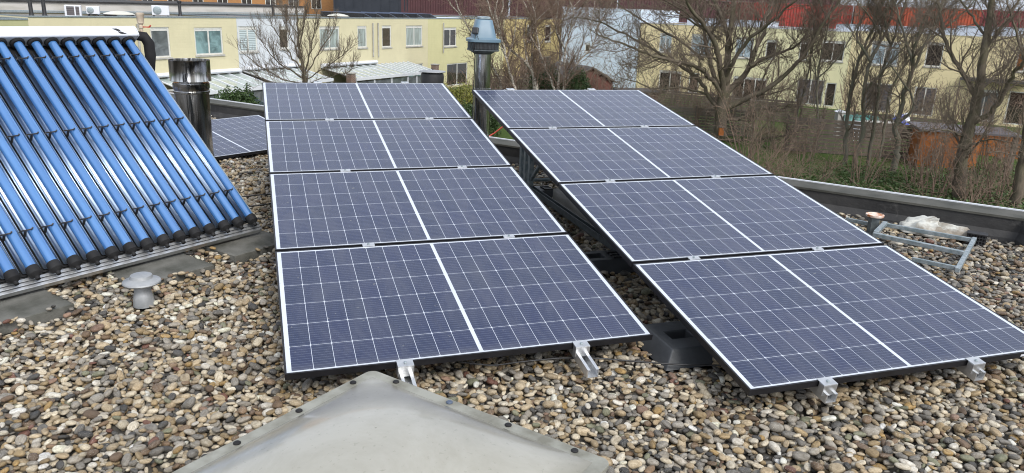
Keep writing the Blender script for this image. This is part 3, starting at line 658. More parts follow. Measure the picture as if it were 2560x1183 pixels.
fx, fy = -.37, 8.1; t = thing('fan_chimney', 'slim steel chimney topped by a blue-grey extractor fan hood, behind the right rack', 'chimney', (fx, fy, -.03))
m = MB(); m.lathe([(.087, 0), (.087, 1.20)], 40); m.build('pipe', steel, t, SM)
m = MB(); m.lathe([(.089, .80), (.092, .803), (.092, .818), (.089, .821)], 40); m.build('clamp_band', steel, t, SM)
blg = dirty('blue_grey_hood', (.10, .17, .23), (.15, .22, .27), 5, .45, bump=.05)
hd = MB()
def sqr(r, z, n=40, e=5):                                  # rounded-square ring
    P = []
    for k in range(n):
        a = 2*math.pi*k/n+math.pi/4*0; c, s = math.cos(a), math.sin(a); q = (abs(c)**e+abs(s)**e)**(-1/e); P.append((r*c*q, r*s*q, z))
    return P
def loft(m, prof, n=40, e=5, M=None):
    V = [p for r, z in prof for p in sqr(r, z, n, e)]
    F = [(j*n+k, j*n+(k+1) % n, (j+1)*n+(k+1) % n, (j+1)*n+k) for j in range(len(prof)-1) for k in range(n)]+[tuple(range(n-1, -1, -1)), tuple((len(prof)-1)*n+k for k in range(n))]
    return m.add(V, F, M)
RZ = Matrix.Rotation(R(12), 4, 'Z')
loft(hd, [(.150, 1.285), (.168, 1.29), (.170, 1.315), (.150, 1.322), (.125, 1.33), (.085, 1.50), (.078, 1.508), (.05, 1.51)], M=RZ); hood = hd.build('hood', blg, t, SM)
m = MB(); loft(m, [(.055, 1.511), (.066, 1.516), (.066, 1.53), (.05, 1.538), (.01, 1.54)], M=RZ); m.build('top_plate', galv, hood, SM)
m = MB(); loft(m, [(.140, 1.215), (.142, 1.22), (.142, 1.284)], M=RZ); m.build('fan_core', blackpl, t)
m = MB()
for k in range(72):
    a = 2*math.pi*k/72; c, s = math.cos(a), math.sin(a); q = (abs(c)**5+abs(s)**5)**(-.2)*.149; m.tube([(q*c, q*s, 1.212), (q*c, q*s, 1.288)], .0016, 4, RZ)
m.build('bird_guard', galv_dark, t)
m = MB(); loft(m, [(.155, 1.200), (.158, 1.204), (.158, 1.211), (.10, 1.212)], M=RZ); loft(m, [(.088, 1.165), (.120, 1.185), (.125, 1.1995)], e=2, M=RZ); m.build('base_plate', galv_dark, t, SM)
m = MB(); m.box(-.034, .034, -.03, .0, -.034, .034); o = m.build('switch_box', blackpl, t, bevel=.012); o.location = (-.072, -.118, 1.395); o.rotation_euler = (R(-14), 0, R(-12))
m = MB(); m.tube([(-.072, -.15, 1.36), (-.075, -.165, 1.32), (-.085, -.18, 1.27), (-.088, -.17, 1.20), (-.075, -.11, 1.15), (-.083, -.086, .9), (-.091, -.075, .5), (-.093, -.075, 0)], .0045, 6)
m.tube([(-.055, -.15, 1.35), (-.04, -.178, 1.32), (-.03, -.176, 1.305)], .003, 6); m.build('cable', blackpl, t, SM)
t = thing('flat_cap_vent', 'low black roof vent under a pale round disc cap, behind the middle rack', 'roof vent', (-.91, 8.28, -.03))
m = MB(); m.lathe([(.10, 0), (.10, .80), (.118, .805), (.124, .90), (.118, .935)], 36); m.build('body', blackpl, t, SM)
m = MB(); m.lathe([(.06, .945), (.140, .948), (.143, .953), (.138, .958), (.06, .968), (.001, .970)], 40); m.build('disc_cap', vm, t, SM)
m = MB()
for k in range(6): a = k*math.pi/3+.3; m.box(-.006, .006, -.006, .006, .93, .95, Matrix.Translation((.10*math.cos(a), .10*math.sin(a), 0))); m.build('stand_off', blackpl, t); m = MB()
m.tube([(-.012, 0, .99), (0, 0, .975), (.012, 0, .972)], .004, 5); m.build('wing_nut', blackpl, t)

# ------------------------------------------------------------------ things lying by the parapet corner
def bar(m, a, b, w_=.02, h=.02):
    a, b = np.array(a, float), np.array(b, float); d = b-a; ln = np.linalg.norm(d); d /= ln; s = np.cross(d, (0, 0, 1)); s /= np.linalg.norm(s); u_ = np.cross(s, d)
    m.box(0, ln, -w_, w_, -h, h, mat4(a, d, s, u_))
zl = .06; Q = lambda x, y, z=zl: G(x, y, z)
org = Q(2412, 627)
t = thing('steel_rack_frame', 'galvanised steel ladder-like frame lying on the pebbles in front of the parapet', 'steel frame', (org[0], org[1], 0))
def rb(name, a, b, w_, h, mat): m = MB(); bar(m, a-np.array([org[0], org[1], 0]), b-np.array([org[0], org[1], 0]), w_, h); m.build(name, mat, t, bevel=.003)
rb('rail', Q(2212, 562), Q(2433, 601), .010, .016, galv); rb('rail', Q(2280, 648), Q(2396, 672), .010, .015, galv); rb('rail', Q(2115, 548), Q(2180, 562), .010, .015, galv)
rb('cross_tube', Q(2183, 586, .075), Q(2411, 634, .075), .017, .016, galv); rb('end_bar', Q(2436, 598), Q(2393, 676), .015, .016, galv); rb('short_bar', Q(2213, 558, .085), Q(2189, 583, .085), .017, .015, galv)
p = Q(2182, 585, .0); t = thing('disc_post', 'short grey post with a rusty white disc on top beside the steel frame', 'post', (p[0], p[1]+.02, -.02))
m = MB(); m.box(-.033, .033, -.03, .03, 0, .155); m.build('post', galv_dark, t, bevel=.003)
m = MB(); m.lathe([(.04, .156), (.064, .158), (.068, .166), (.068, .176), (.060, .178), (.056, .172), (.001, .170)], 32); m.build('disc', rust, t, SM)
# sack
p = G(2352, 590, 0); m = MB(); ns, nr = 40, 16; V = []
for j in range(nr+1):
    for k in range(ns):
        a = 2*math.pi*k/ns; ph = j/nr*math.pi/2; r_ = math.cos(ph)**.8; nz = .13*math.sin(a*3+1.3)+.09*math.sin(a*7+ph*5)+.05*math.sin(a*13-ph*9)+random.uniform(-.02, .02)
        V.append((.30*r_*math.cos(a)*(1+nz*.6), .13*r_*math.sin(a)*(1+nz), .092*math.sin(ph)**.9*(1+nz*1.2+.25*math.cos(a-2.6))))
m.add(V, [(j*ns+k, j*ns+(k+1) % ns, (j+1)*ns+(k+1) % ns, (j+1)*ns+k) for j in range(nr) for k in range(ns)])
sackm = dirty('white_sack_plastic', (.50, .50, .46), (.22, .19, .15), 5.5, .45, bump=.6, bscale=22, lo=.44, hi=.56)
o = m.build('plastic_sack', sackm, smooth=True); o.location = (p[0]+.02, p[1]+.10, -.015); o.rotation_euler = (0, 0, math.atan2(ep[1], ep[0])); tag(o, 'crumpled white plastic sack with dirt on it, lying against the parapet', 'sack')
p = G(2447, 606, 0); t = thing('drain_guard', 'black slotted plastic leaf guard at the foot of the parapet near the corner', 'drain guard', (p[0], p[1]+.04, -.02), rz=math.atan2(ep[1], ep[0]))
m = MB(); 
for k in range(7): m.box(-.062+k*.0195, -.056+k*.0195, -.045, -.040, 0, .075)
for k in range(5): m.box(.062, .067, -.04+k*.019, -.034+k*.019, 0, .075); m.box(-.067, -.062, -.04+k*.019, -.034+k*.019, 0, .075)
for z in (0, .025, .05): m.box(-.067, .067, -.0455, -.0405, z, z+.006)
m.box(-.070, .070, -.048, .05, .075, .085); m.build('grille', blackpl, t, bevel=.001)
m = MB(); m.box(-.055, .055, -.036, .045, 0, .074); m.build('drain_box', rubber, t)
# cables
def cable(pts, r, label, cat='cable'):
    P_ = np.array(pts, float); tt_ = np.linspace(0, 1, len(P_)); q = np.linspace(0, 1, len(P_)*6)
    C_ = np.stack([np.interp(q, tt_, P_[:, i]) for i in range(3)], 1)
    for _ in range(3): C_[1:-1] = (C_[:-2]+C_[1:-1]*2+C_[2:])/4
    m = MB(); m.tube(C_, r, 6); m.build('cable', blackpl, smooth=True, label=label, cat=cat)
cable([G(1150, 905, .05), G(1230, 915, .03), G(1300, 905, .05), G(1400, 895, .05), G(1500, 896, .03), G(1600, 905, .025), G(1700, 912, .02), G(1795, 914, .02), G(1900, 905, .03)], .004, 'thin black cable running over the pebbles in front of the middle rack')
cable([G(560, 490, .03), G(610, 492, .02), G(660, 486, .02), G(760, 484, .03)], .006, 'black cable crossing the pebbles between the collector and the middle rack')
cable([G(590, 520, .02), G(640, 515, .02), G(700, 505, .02)], .005, 'thinner black cable lying below the other one beside the collector')

# ------------------------------------------------------------------ ground beyond
m = MB(); N_ = 60; xs = np.linspace(-260, 300, N_); ys = np.linspace(-60, 420, N_)
V = [(x, y, GZ) for y in ys for x in xs]; m.add(V, [(j*N_+i, j*N_+i+1, (j+1)*N_+i+1, (j+1)*N_+i) for j in range(N_-1) for i in range(N_-1)])
tag(m.build('ground', grass_m), kind='structure')

# ------------------------------------------------------------------ terraced houses
class Plane:
    def __init__(s, A, e): s.A = np.array(A); s.e = np.array(e)/np.linalg.norm(e); s.n = np.array([s.e[1], -s.e[0]])
    def hit(s, x, y):
        v = ray(x, y); t = (s.n @ s.A)/(s.n @ v[:2]); p = np.array([0, 0, EYE])+v*t; return float((p[:2]-s.A) @ s.e), float(p[2])
    def pos(s, a, out=0.0, z=0.0): q = s.A+s.e*a+s.n*out; return (float(q[0]), float(q[1]), z)
    def rot(s): return math.atan2(s.e[1], s.e[0])
LP = Plane((-18.163, 39.8), (10.399, 18.4)); RP = Plane((24.375, 57.0), (.8251, -.565))
def window(parent, x0, x1, z0, z1, kind, nm, fm=offwhite, door=False, sill=True):
    f = .075; m = MB()
    m.box(x0, x0+f, .03, .10, z0, z1); m.box(x1-f, x1, .03, .10, z0, z1); m.box(x0+f, x1-f, .03, .10, z1-f, z1); m.box(x0+f, x1-f, .03, .10, z0, z0+f)
    for k in range(1, nm): xm = x0+(x1-x0)*k/nm; m.box(xm-f*.5, xm+f*.5, .028, .10, z0+f, z1-f)
    if not door: m.box(x0+f, x1-f, .045, .095, z1-f-.11, z1-f-.01)
    fr = m.build('door' if door else 'window', fm, parent)
    m = MB(); m.box(x0+f*.5, x1-f*.5, .065, .075, z0+f*.5, z1-f*.5); m.build('pane', PANE[kind], fr)
    if sill and not door: m = MB(); m.box(x0-.05, x1+.05, -.06, .03, z0-.09, z0-.004); m.build('sill', concrete_lt, fr)
def house(P, s0, s1, zt, wall, wins, label, depth=6.2, roofm=None, group='terraced houses', coping=None, pipes=(), zr=-.12, zbt=GZ):
    t = thing('terraced_house', label, 'house', P.pos(s0+.004), rz=P.rot(), group=group); W_ = s1-s0-.008
    holes = []
    for x0, y0, x1, y1, k, nm, *d in wins:
        a0 = P.hit(x0, (y0+y1)/2)[0]-s0; a1 = P.hit(x1, (y0+y1)/2)[0]-s0; xm = (x0+x1)/2; z1 = P.hit(xm, y0)[1]; z0 = P.hit(xm, y1)[1]
        if d: z0 = GZ+.15
        a0 = max(a0, .1); a1 = min(a1, W_-.1); holes.append((a0, a1, max(z0, GZ+.1), min(z1, zt-.15), k, nm, bool(d)))
    xs = sorted({0, W_, *[h[0] for h in holes], *[h[1] for h in holes]}); zs = sorted({zbt, zt-.06, *[h[2] for h in holes], *[h[3] for h in holes]})
    V = [(x, 0, z) for z in zs for x in xs]; nx = len(xs); F = []
    for j in range(len(zs)-1):
        for i in range(nx-1):
            cx, cz = (xs[i]+xs[i+1])/2, (zs[j]+zs[j+1])/2
            if any(h[0] < cx < h[1] and h[2] < cz < h[3] for h in holes): continue
            F.append((j*nx+i, j*nx+i+1, (j+1)*nx+i+1, (j+1)*nx+i))
    m = MB(); m.add(V, F)
    for a0, a1, z0, z1, *_ in holes: m.add([(a0,0,z0),(a1,0,z0),(a1,0,z1),(a0,0,z1),(a0,.11,z0),(a1,.11,z0),(a1,.11,z1),(a0,.11,z1)], [(0,1,5,4),(1,2,6,5),(2,3,7,6),(3,0,4,7)])
    z1 = zt-.06; m.add([(0,0,zbt),(0,depth,zbt),(0,depth,z1),(0,0,z1),(W_,0,zbt),(W_,depth,zbt),(W_,depth,z1),(W_,0,z1)], [(0,3,2,1),(4,5,6,7),(1,2,6,5)])
    m.build('wall', wall, t)
    m = MB(); m.box(.05, W_-.05, .12, depth-.05, zt+zr-.1, zt+zr); m.build('roof', roofm or roof_grav, t)
    m = MB(); m.box(-.0, W_, -.035, .13, zt-.058, zt); m.box(0, W_, depth-.12, depth, zt-.058, zt); m.box(0, .05, .13, depth-.12, zt-.058, zt-.005); m.box(W_-.05, W_, .13, depth-.12, zt-.058, zt-.005); m.build('roof_edge', coping or galv, t)
    for a0, a1, z0, z1, k, nm, d in holes: window(t, a0, a1, z0, z1, k, nm, door=d)
    for px in pipes:
        a = P.hit(px, 100)[0]-s0; m = MB(); m.tube([(a, -.07, zt-.35), (a, -.07, -2.2)], .05, 8); m.build('drainpipe', concrete_lt, t, SM)
    return t
zt = .41
s = lambda x, y=43: LP.hit(x, y)[0]
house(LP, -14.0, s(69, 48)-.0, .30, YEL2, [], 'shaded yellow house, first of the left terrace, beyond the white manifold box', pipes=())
house(LP, s(69, 48), -1.06, zt, YEL, [], 'pale yellow house rising behind the white manifold box, without a visible window', pipes=(345,))
house(LP, -1.06, 4.87, zt, YEL, [(378, 68, 425, 144, 'g', 1), (487, 69, 557, 137, 't', 2)], 'pale yellow house behind the wide steel chimney, a narrow and a double window upstairs')
house(LP, 4.87, 9.46, zt, WHI, [(592, 66, 643, 130, 'b', 2), (698, 66, 722, 122, 'd', 1)], 'white house between yellow ones, behind the small bare tree', pipes=(738,))
house(LP, 9.46, 16.72, zt, YEL, [(799, 66, 849, 122, 'c', 2), (894, 65, 917, 119, 'c', 1)], 'pale yellow house with the last glass veranda, right of the white house', pipes=(931,))
house(LP, 16.72, 22.87, zt, YEL, [(955, 64, 978, 118, 'd', 1), (1015, 64, 1056, 115, 'c', 2), (1014, 160, 1057, 250, 't', 2, 1)], 'pale yellow house with a white double garden door and two upstairs windows', pipes=(944,), roofm=roof_felt)
house(LP, 22.87, 34.2, zt, GRN, [(1110, 69, 1141, 116, 'd', 2), (1117, 158, 1168, 250, 'd', 2, 1), (1222, 70, 1242, 112, 'd', 1)], 'greenish yellow house partly behind the fan chimney', pipes=(1107,), roofm=roof_white)
house(LP, 34.2, 40.2, zt, ORA, [(1318, 62, 1334, 105, 't', 1), (1300, 150, 1330, 230, 'd', 2, 1)], 'orange yellow house behind the birch stems')
house(LP, 40.2, 46.0, zt, ORA, [(1363, 62, 1377, 104, 'd', 1), (1345, 142, 1375, 225, 'g', 2, 1)], 'orange yellow end house beside the tall white gable')
s = lambda x, y=60: RP.hit(x, y)[0]
house(RP, -25.0, -17.3, 1.58, BLU, [(1462, 108, 1475, 130, 'd', 1), (1594, 117, 1610, 135, 'g', 1)], 'tall cool-white windowless gable house between the two terraces', depth=8, zr=-.05, roofm=roof_white, coping=white_paint)
house(RP, -17.25, -9.24, .55, YEO, [(1648, 83, 1679, 131, 'l', 2), (1727, 86, 1778, 137, 'l', 2), (1646, 177, 1701, 243, 'd', 2), (1720, 182, 1745, 260, 'd', 1, 1)], 'sandy yellow house, first of the right terrace, behind the big spreading tree', depth=8, coping=white_paint)
house(RP, -9.23, -4.6, .62, LIM, [(1838, 94, 1883, 145, 'l', 2), (1914, 100, 1940, 147, 'd', 1), (1830, 193, 1914, 256, 'd', 3)], 'lime yellow house right of the big tree trunk', depth=8, coping=white_paint)
house(RP, -4.59, -.45, .62, LIM, [(1998, 103, 2021, 150, 'd', 1), (2053, 102, 2111, 153, 'd', 2), (1990, 198, 2057, 271, 's', 2, 1), (2061, 207, 2087, 275, 'd', 1, 1)], 'lime yellow house with a wide shuttered garden door', depth=8, coping=white_paint)
house(RP, -.44, 4.1, .72, YEO, [(2176, 103, 2248, 163, 'l', 2), (2158, 208, 2228, 279, 's', 2, 1)], 'sandy yellow house with a pale double window, behind the clump of thin trees', depth=8, coping=white_paint)
house(RP, 4.11, 7.6, .72, YEO, [(2314, 106, 2357, 167, 'd', 1), (2264, 217, 2337, 291, 's', 2, 1)], 'sandy yellow house with one dark upper window and a slatted garden door', depth=8, coping=white_paint)
house(RP, 7.61, 14.5, .80, YEO, [(2421, 107, 2456, 172, 'd', 1), (2542, 112, 2590, 180, 'o', 2), (2400, 223, 2492, 300, 'g', 2), (2516, 229, 2566, 307, 'd', 1, 1)], 'sandy yellow house with a white garden door, last of the right terrace', depth=8, coping=white_paint)
# set-back upper roofs of the right terrace
for a, b, z, lab in ((-14.5, -8.0, 1.02, 'pale roof box set back above the sandy and lime houses'), (-2.4, 5.6, 1.05, 'low white roof box with a grey rim behind the thin trees'), (5.7, 15.0, 1.28, 'long bluish white roof box above the last houses of the right terrace')):
    t = thing('roof_box', lab, 'roof box', RP.pos(a, -3.2), rz=RP.rot(), group='pale roof boxes on the right terrace')
    m = MB(); m.box(0, b-a, 0, 4.2, .40, z-.06); m.build('wall', roof_white, t); m = MB(); m.box(-.04, b-a+.04, -.04, 4.24, z-.058, z); m.build('rim', galv, t)
# rear building with pale upstand behind the left terrace
t = thing('rear_building', 'pale concrete building with a dark roof rim standing behind the left terrace', 'building', LP.pos(-16, -6.4), rz=LP.rot())
m = MB(); m.box(0, 32.6, 0, 9, GZ, .86); m.build('wall', dirty('stained_pale_concrete', (.50, .48, .45), (.33, .31, .27), 1.1, .9, lo=.45, hi=.75, stretch=(.5, 1, 2)), t)
m = MB(); m.box(-.05, 32.65, -.08, 9.05, .862, .95); m.build('roof_rim', bitumen, t)
m = MB(); m.tube([(0, -.25, .46), (16, -.25, .44), (32.5, -.25, .46)], .025, 6); m.build('conduit', galv, t)
# things on the left roofs
def roofpos(px, inset): a = LP.hit(px, 43)[0]; return a, inset
for px, ins, hgt, lab in ((196, 2.6, .95, 'black roof flue, leftmost of the pair beside the air conditioner'), (228, 2.6, .95, 'black roof flue nearest the white air conditioner'), (614, 4.2, .85, 'lone black roof flue above the white house'),
                          (806, 3.4, .8, 'black roof flue, left one of the pair on the yellow roof'), (823, 3.0, .8, 'black roof flue, right one of the pair on the yellow roof')):
    a = LP.hit(px, 43)[0]; x, y, _ = LP.pos(a-ins*.25, -ins); t = thing('roof_flue', lab, 'flue', (x, y, .29), group='black flues on the left roofs')
    m = MB(); m.lathe([(.13, 0), (.09, .12), (.085, hgt-.1)], 16); m.build('pipe', blackpl, t, SM); m = MB(); m.lathe([(.12, hgt-.12), (.13, hgt-.04), (.10, hgt), (.02, hgt+.02)], 16); m.build('cowl', blackpl, t, SM)
def aircon(px, ins, w_, h_, lab):
    a = LP.hit(px, 43)[0]; t = thing('air_conditioner', lab, 'air conditioner', LP.pos(a-ins*.3, -ins, .29), rz=LP.rot()+R(-40), group='air conditioners on the left roofs')
    m = MB(); m.box(-w_/2, w_/2, 0, .32, .10, .10+h_); m.build('housing', white_paint, t, bevel=.02)
    m = MB(); m.lathe([(.001, 0), (h_*.40, 0), (h_*.42, .02), (h_*.36, .03), (.05, .03), (.001, .035)], 24, M=Matrix.Translation((-w_*.18, -.004, .10+h_/2)) @ Matrix.Rotation(R(90), 4, 'X')); m.build('fan_grille', galv, t, SM)
    m = MB(); m.box(-w_/2+.05, -w_/2+.12, .0, .3, 0, .1); m.box(w_/2-.12, w_/2-.05, .0, .3, 0, .1); m.build('feet', blackpl, t)
aircon(385, 3.4, .6, .38, 'white air conditioner half hidden behind the round rooflight')
aircon(497, 2.2, .85, .50, 'white air conditioner alone on the yellow roof, fan at its left')
a = LP.hit(260, 43)[0]; t = thing('roof_cabinet', 'white roof cabinet with a dark louvred opening beside the black flues', 'cabinet', LP.pos(a-.5, -1.6, .29), rz=LP.rot()+R(-35))
m = MB(); m.box(-.35, .35, 0, .5, .02, .56); m.build('housing', white_paint, t, bevel=.03); m = MB(); m.box(-.26, .06, -.012, .0, .10, .50); m.box(.12, .27, -.012, 0, .10, .50); m.build('louvre', PANE['s'], t)
for px, ins, r_, lab in ((387, 2.2, .75, 'flat round opal rooflight on the yellow roof beside the air conditioner'), (912, 2.0, .75, 'flat round opal rooflight in front of the rooftop solar panels')):
    a = LP.hit(px, 43)[0]; t = thing('round_rooflight', lab, 'rooflight', LP.pos(a-ins*.2, -ins, .29), group='round rooflights on the left roofs')
    m = MB(); m.lathe([(r_*.9, 0), (r_*.9, .10), (r_, .11), (r_, .14)], 28); m.build('kerb', roof_felt, t, SM); m = MB(); m.lathe([(r_, .141), (r_*.85, .20), (r_*.5, .27), (r_*.2, .30), (.01, .305)], 28); m.build('dome', dirty('opal_far', (.62, .61, .53), (.5, .49, .42), 2, .4), t, SM)
far_pv = dirty('distant_panel_glass', (.10, .13, .20), (.14, .17, .25), 1, .25, coat=1)
pvt = None
for k, px in enumerate((935, 965, 998, 1032, 1066, 1100)):
    a = LP.hit(px, 43)[0]
    if pvt is None:
        t = thing('rooftop_panel', '', 'solar panel', rz=LP.rot()); m = MB(); m.add([(0, 0, .36), (1.0, 0, .03), (1.0, 4.0, .03), (0, 4.0, .36), (0, 0, .33), (1.0, 0, 0), (1.0, 4.0, 0), (0, 4.0, .33)], [(0,1,2,3),(7,6,5,4),(0,4,5,1),(1,5,6,2),(2,6,7,3),(3,7,4,0)]); m.build('glass', far_pv, t)
        m = MB(); m.prism([(.01, .0), (.01, .325), (.98, .0)], .01, .03, 'y'); m.prism([(.0, .0), (.0, .325), (.01, .325), (.01, 0)], .03, 3.98, 'y'); m.build('wind_plate', blackpl, t); pvt = t
    else: t = copy_tree(pvt)
    t.location = LP.pos(a, -.9, .32); t['group'] = 'tilted solar panels on the far yellow roof'
    t['label'] = ['first', 'second', 'third', 'fourth', 'fifth', 'sixth'][k]+' tilted solar panel from the rooflight on the far yellow roof'
# glass verandas
def veranda(s0, s1, za, zf, d, lab, fill=None, cassette=True):
    t = thing('glass_veranda', lab, 'veranda', LP.pos(s0, .01), rz=LP.rot(), group='white glass verandas of the left terrace'); W_ = s1-s0
    zat = lambda y: za+(zf-za)*(-y/d)
    m = MB(); m.add([(0, -.02, za), (W_, -.02, za), (W_, -d, zf), (0, -d, zf), (0, -.02, za-.02), (W_, -.02, za-.02), (W_, -d, zf-.02), (0, -d, zf-.02)], [(0,3,2,1),(4,5,6,7),(0,1,5,4),(3,7,6,2)]); m.build('glass_roof', glass_roof, t)
    n = 7
    for k in range(n+1):
        x = .04+(W_-.08)*k/n; m = MB(); m.add([(x-.04, -.02, za+.05), (x+.04, -.02, za+.05), (x+.04, -d, zf+.05), (x-.04, -d, zf+.05), (x-.04, -.02, za+.002), (x+.04, -.02, za+.002), (x+.04, -d, zf+.002), (x-.04, -d, zf+.002)], [(0,3,2,1),(4,5,6,7),(0,1,5,4),(3,7,6,2),(0,4,7,3),(1,2,6,5)]); m.build('rafter', white_paint, t)
    m = MB(); m.box(-.02, W_+.02, -d-.12, -d-.001, zf-.12, zf+.06); m.build('gutter', white_paint, t)
    for k in range(4): x = .05+(W_-.1)*k/3; m = MB(); m.box(x-.05, x+.05, -d-.05, -d+.05, GZ, zf-.121); m.build('post', white_paint, t)
    m = MB(); m.box(.1, W_-.1, -d-.01, -d+.01, GZ+.1, zf-.2); m.build('front_glazing', PANE[fill or 'g'], t)
    if cassette: m = MB(); m.prism([(-.30, za+.06), (-.34, za+.14), (-.30, za+.24), (-.15, za+.27), (.0, za+.22), (.0, za+.06)], 0, W_, 'x', Matrix.Identity(4)); m.build('awning_box', white_paint, t)
veranda(-.7, 4.75, -2.62, -3.15, 2.7, 'white glass veranda directly right of the wide steel chimney')
veranda(5.0, 9.3, -2.55, -3.05, 2.8, 'white glass veranda at the white house behind the small bare tree')
veranda(11.3, 16.6, -2.68, -3.15, 2.9, 'white glass veranda with a long awning box, left of the white garden door')
veranda(16.75, 20.3, -2.70, -3.2, 2.6, 'narrow white glass roof beside the brick pier and garden door', cassette=False)
for a, out, zz, lab in ((10.9, 2.9, -2.75, 'brown brick garden pier between two glass verandas'), (20.45, 2.4, -2.7, 'brown brick pier left of the white garden door'), (5.0, 4.0, -3.0, 'brown brick pier below the white house in front of the bare tree')):
    t = MB(); t.box(-.2, .2, -.2, .2, GZ, zz-.06); o = thing('brick_pier', lab, 'brick pier', LP.pos(a, out), rz=LP.rot(), group='brick piers by the verandas'); t.build('shaft', BRICK, o); m = MB(); m.box(-.24, .24, -.24, .24, zz-.058, zz); m.build('cap', concrete_lt, o)
t = thing('brick_garden_wall', 'brown brick garden wall seen behind the open chimney cowl', 'wall', LP.pos(-6.5, 2.4), rz=LP.rot()); m = MB(); m.box(0, 6.6, 0, .22, GZ, -3.0); m.build('masonry', BRICK, t); m = MB(); m.box(-.03, 6.63, -.03, .25, -3.0, -2.94); m.build('coping', concrete_lt, t)

# ------------------------------------------------------------------ farther blocks: apartments, dark hall, stacked containers
t = thing('apartment_block', 'orange brick apartment block with balconies far behind the left terrace', 'apartment block', D(330, 5, 96), rz=R(20)); t.location.z = 0
m = MB(); m.box(-6, 32.5, 0, 12, GZ, 13); m.build('wall', ORB, t)
for k in range(13):
    for zf, zh in ((.1, 1.5), (2.9, 4.3)):
        x = -4.6+k*2.85
        if k % 3 == 2:
            m = MB(); m.box(x-.6, x+1.6, -1.0, .0, zf-.9, zf+.25); bq = m.build('balcony', m_wood('balcony_board', (.16, .08, .05), (.09, .05, .035)) if 'balcony_board' not in bpy.data.materials else bpy.data.materials['balcony_board'], t)
        m = MB(); m.box(x, x+1.25, -.03, .05, zf, zh); fr = m.build('window', offwhite, t); m = MB(); m.box(x+.08, x+.58, -.05, -.03, zf+.08, zh-.08); m.box(x+.67, x+1.17, -.05, -.03, zf+.08, zh-.08); m.build('pane', PANE['d'], fr)
m = MB(); m.box(31.3, 31.5, -.35, -.15, GZ, 13); m.box(27.0, 27.2, -.35, -.15, GZ, 13); m.box(27.0, 31.5, -.3, -.2, .35, .55); m.build('steel_gallery', offwhite, t)
p = D(985, 10, 92); t = thing('dark_hall', 'windowless black-blue industrial hall between the apartments and the maroon containers', 'industrial hall', (p[0], p[1], 0)); hallm = dirty('black_blue_cladding', (.012, .016, .026), (.022, .026, .038), 1, .6)
m = MB(); m.box(-7.0, 2.3, 0, 8, GZ, 9); m.build('cladding', hallm, t)
for k in range(9):
    if k == 0: m = MB()
    m.box(-6.8+k*1.05, -6.74+k*1.05, -.04, 0, GZ, 9)
m.build('wall_ribs', hallm, t)
def container_proto():
    t = thing('shipping_container', '', 'shipping container'); m = MB(); Lc, Wc, Hc = 12.19, 2.44, 2.59
    P_ = []; n = 40; st = (Lc-.4)/n
    for k in range(n): x = .2+k*st; P_ += [(x, .0), (x+st*.28, .0), (x+st*.5, .045), (x+st*.78, .045)]
    P_ += [(Lc-.2, 0)]; V = [(x, y, z) for z in (.16, Hc-.12) for x, y in P_]; q = len(P_)
    m.add(V, [(i, i+1, q+i+1, q+i) for i in range(q-1)]); m.box(.0, Lc, .06, Wc, .1, Hc-.04); m.build('side_wall', CONT[0], t)
    m = MB(); m.box(0, Lc, -.02, .058, 0, .155); m.box(0, Lc, -.02, .058, Hc-.115, Hc); m.box(0, .19, -.025, .058, .156, Hc-.116); m.box(Lc-.19, Lc, -.025, .058, .156, Hc-.116); m.build('edge_frame', CONT[0], t); return t
cp = container_proto(); firstc = True; done = set()
def container(x, y, z, rz, mt, label, group):
    global firstc
    o = cp if firstc else copy_tree(cp); firstc = False
    o.location = (x, y, z); o.rotation_euler = (0, 0, rz); o['label'] = label; o['group'] = hidg if label == hid else group
    for c in o.children:
        if c.data.materials[0] != mt:
            key = (c.name.split('.')[0], mt.name)
            if key not in MESHC: d = c.data.copy(); d.materials[0] = mt; MESHC[key] = d
            c.data = MESHC[key]
    return o
MESHC = {}
hid = 'shipping container low in its stack, hidden behind the houses'
hidg = 'low containers hidden behind the houses'
wcols = ['red', 'orange-red', 'wine red', 'maroon', 'brown-red']
rr_ = RP.rot()*.55
names = ['leftmost, beside the dark hall', 'second from the dark hall', 'third from the dark hall', 'above the tall white gable']
for k in range(4):
    p = D(1003+k*1, 12, 92)+np.array([k*12.5, 0, 0])
    for l in range(4):
        mt = [3, 4, 3, 3][(k+l) % 4]; lab = hid if l < 2 else f'{wcols[mt]} shipping container, {names[k]}, {"topmost" if l == 3 else "second from the top"} of its stack'
        container(p[0], p[1], GZ+l*2.6, R(-3), CONT[mt], lab, 'maroon shipping containers behind the left terrace')
nm2 = ['behind the big spreading tree', 'right of the big tree limbs', 'above the lime yellow houses', 'behind the clump of thin trees', 'above the sandy houses', 'behind the rightmost large tree', 'at the far right edge']
for k in range(6):
    p = D(1560, 40, 96)+np.array([k*12.3*math.cos(rr_)+1, k*12.3*math.sin(rr_), 0])
    for l in range(3):
        mt = [0, 0, 1, 2, 0, 2][k] if l == 2 else [2, 0, 4][(k+l) % 3]; lab = hid if l == 0 else f'{wcols[mt]} shipping container {nm2[k]}, {"top" if l == 2 else "middle"} of its stack'
        container(p[0], p[1]+(k % 2)*.4, GZ+l*2.6, rr_, CONT[mt], lab, 'red shipping containers behind the right terrace')
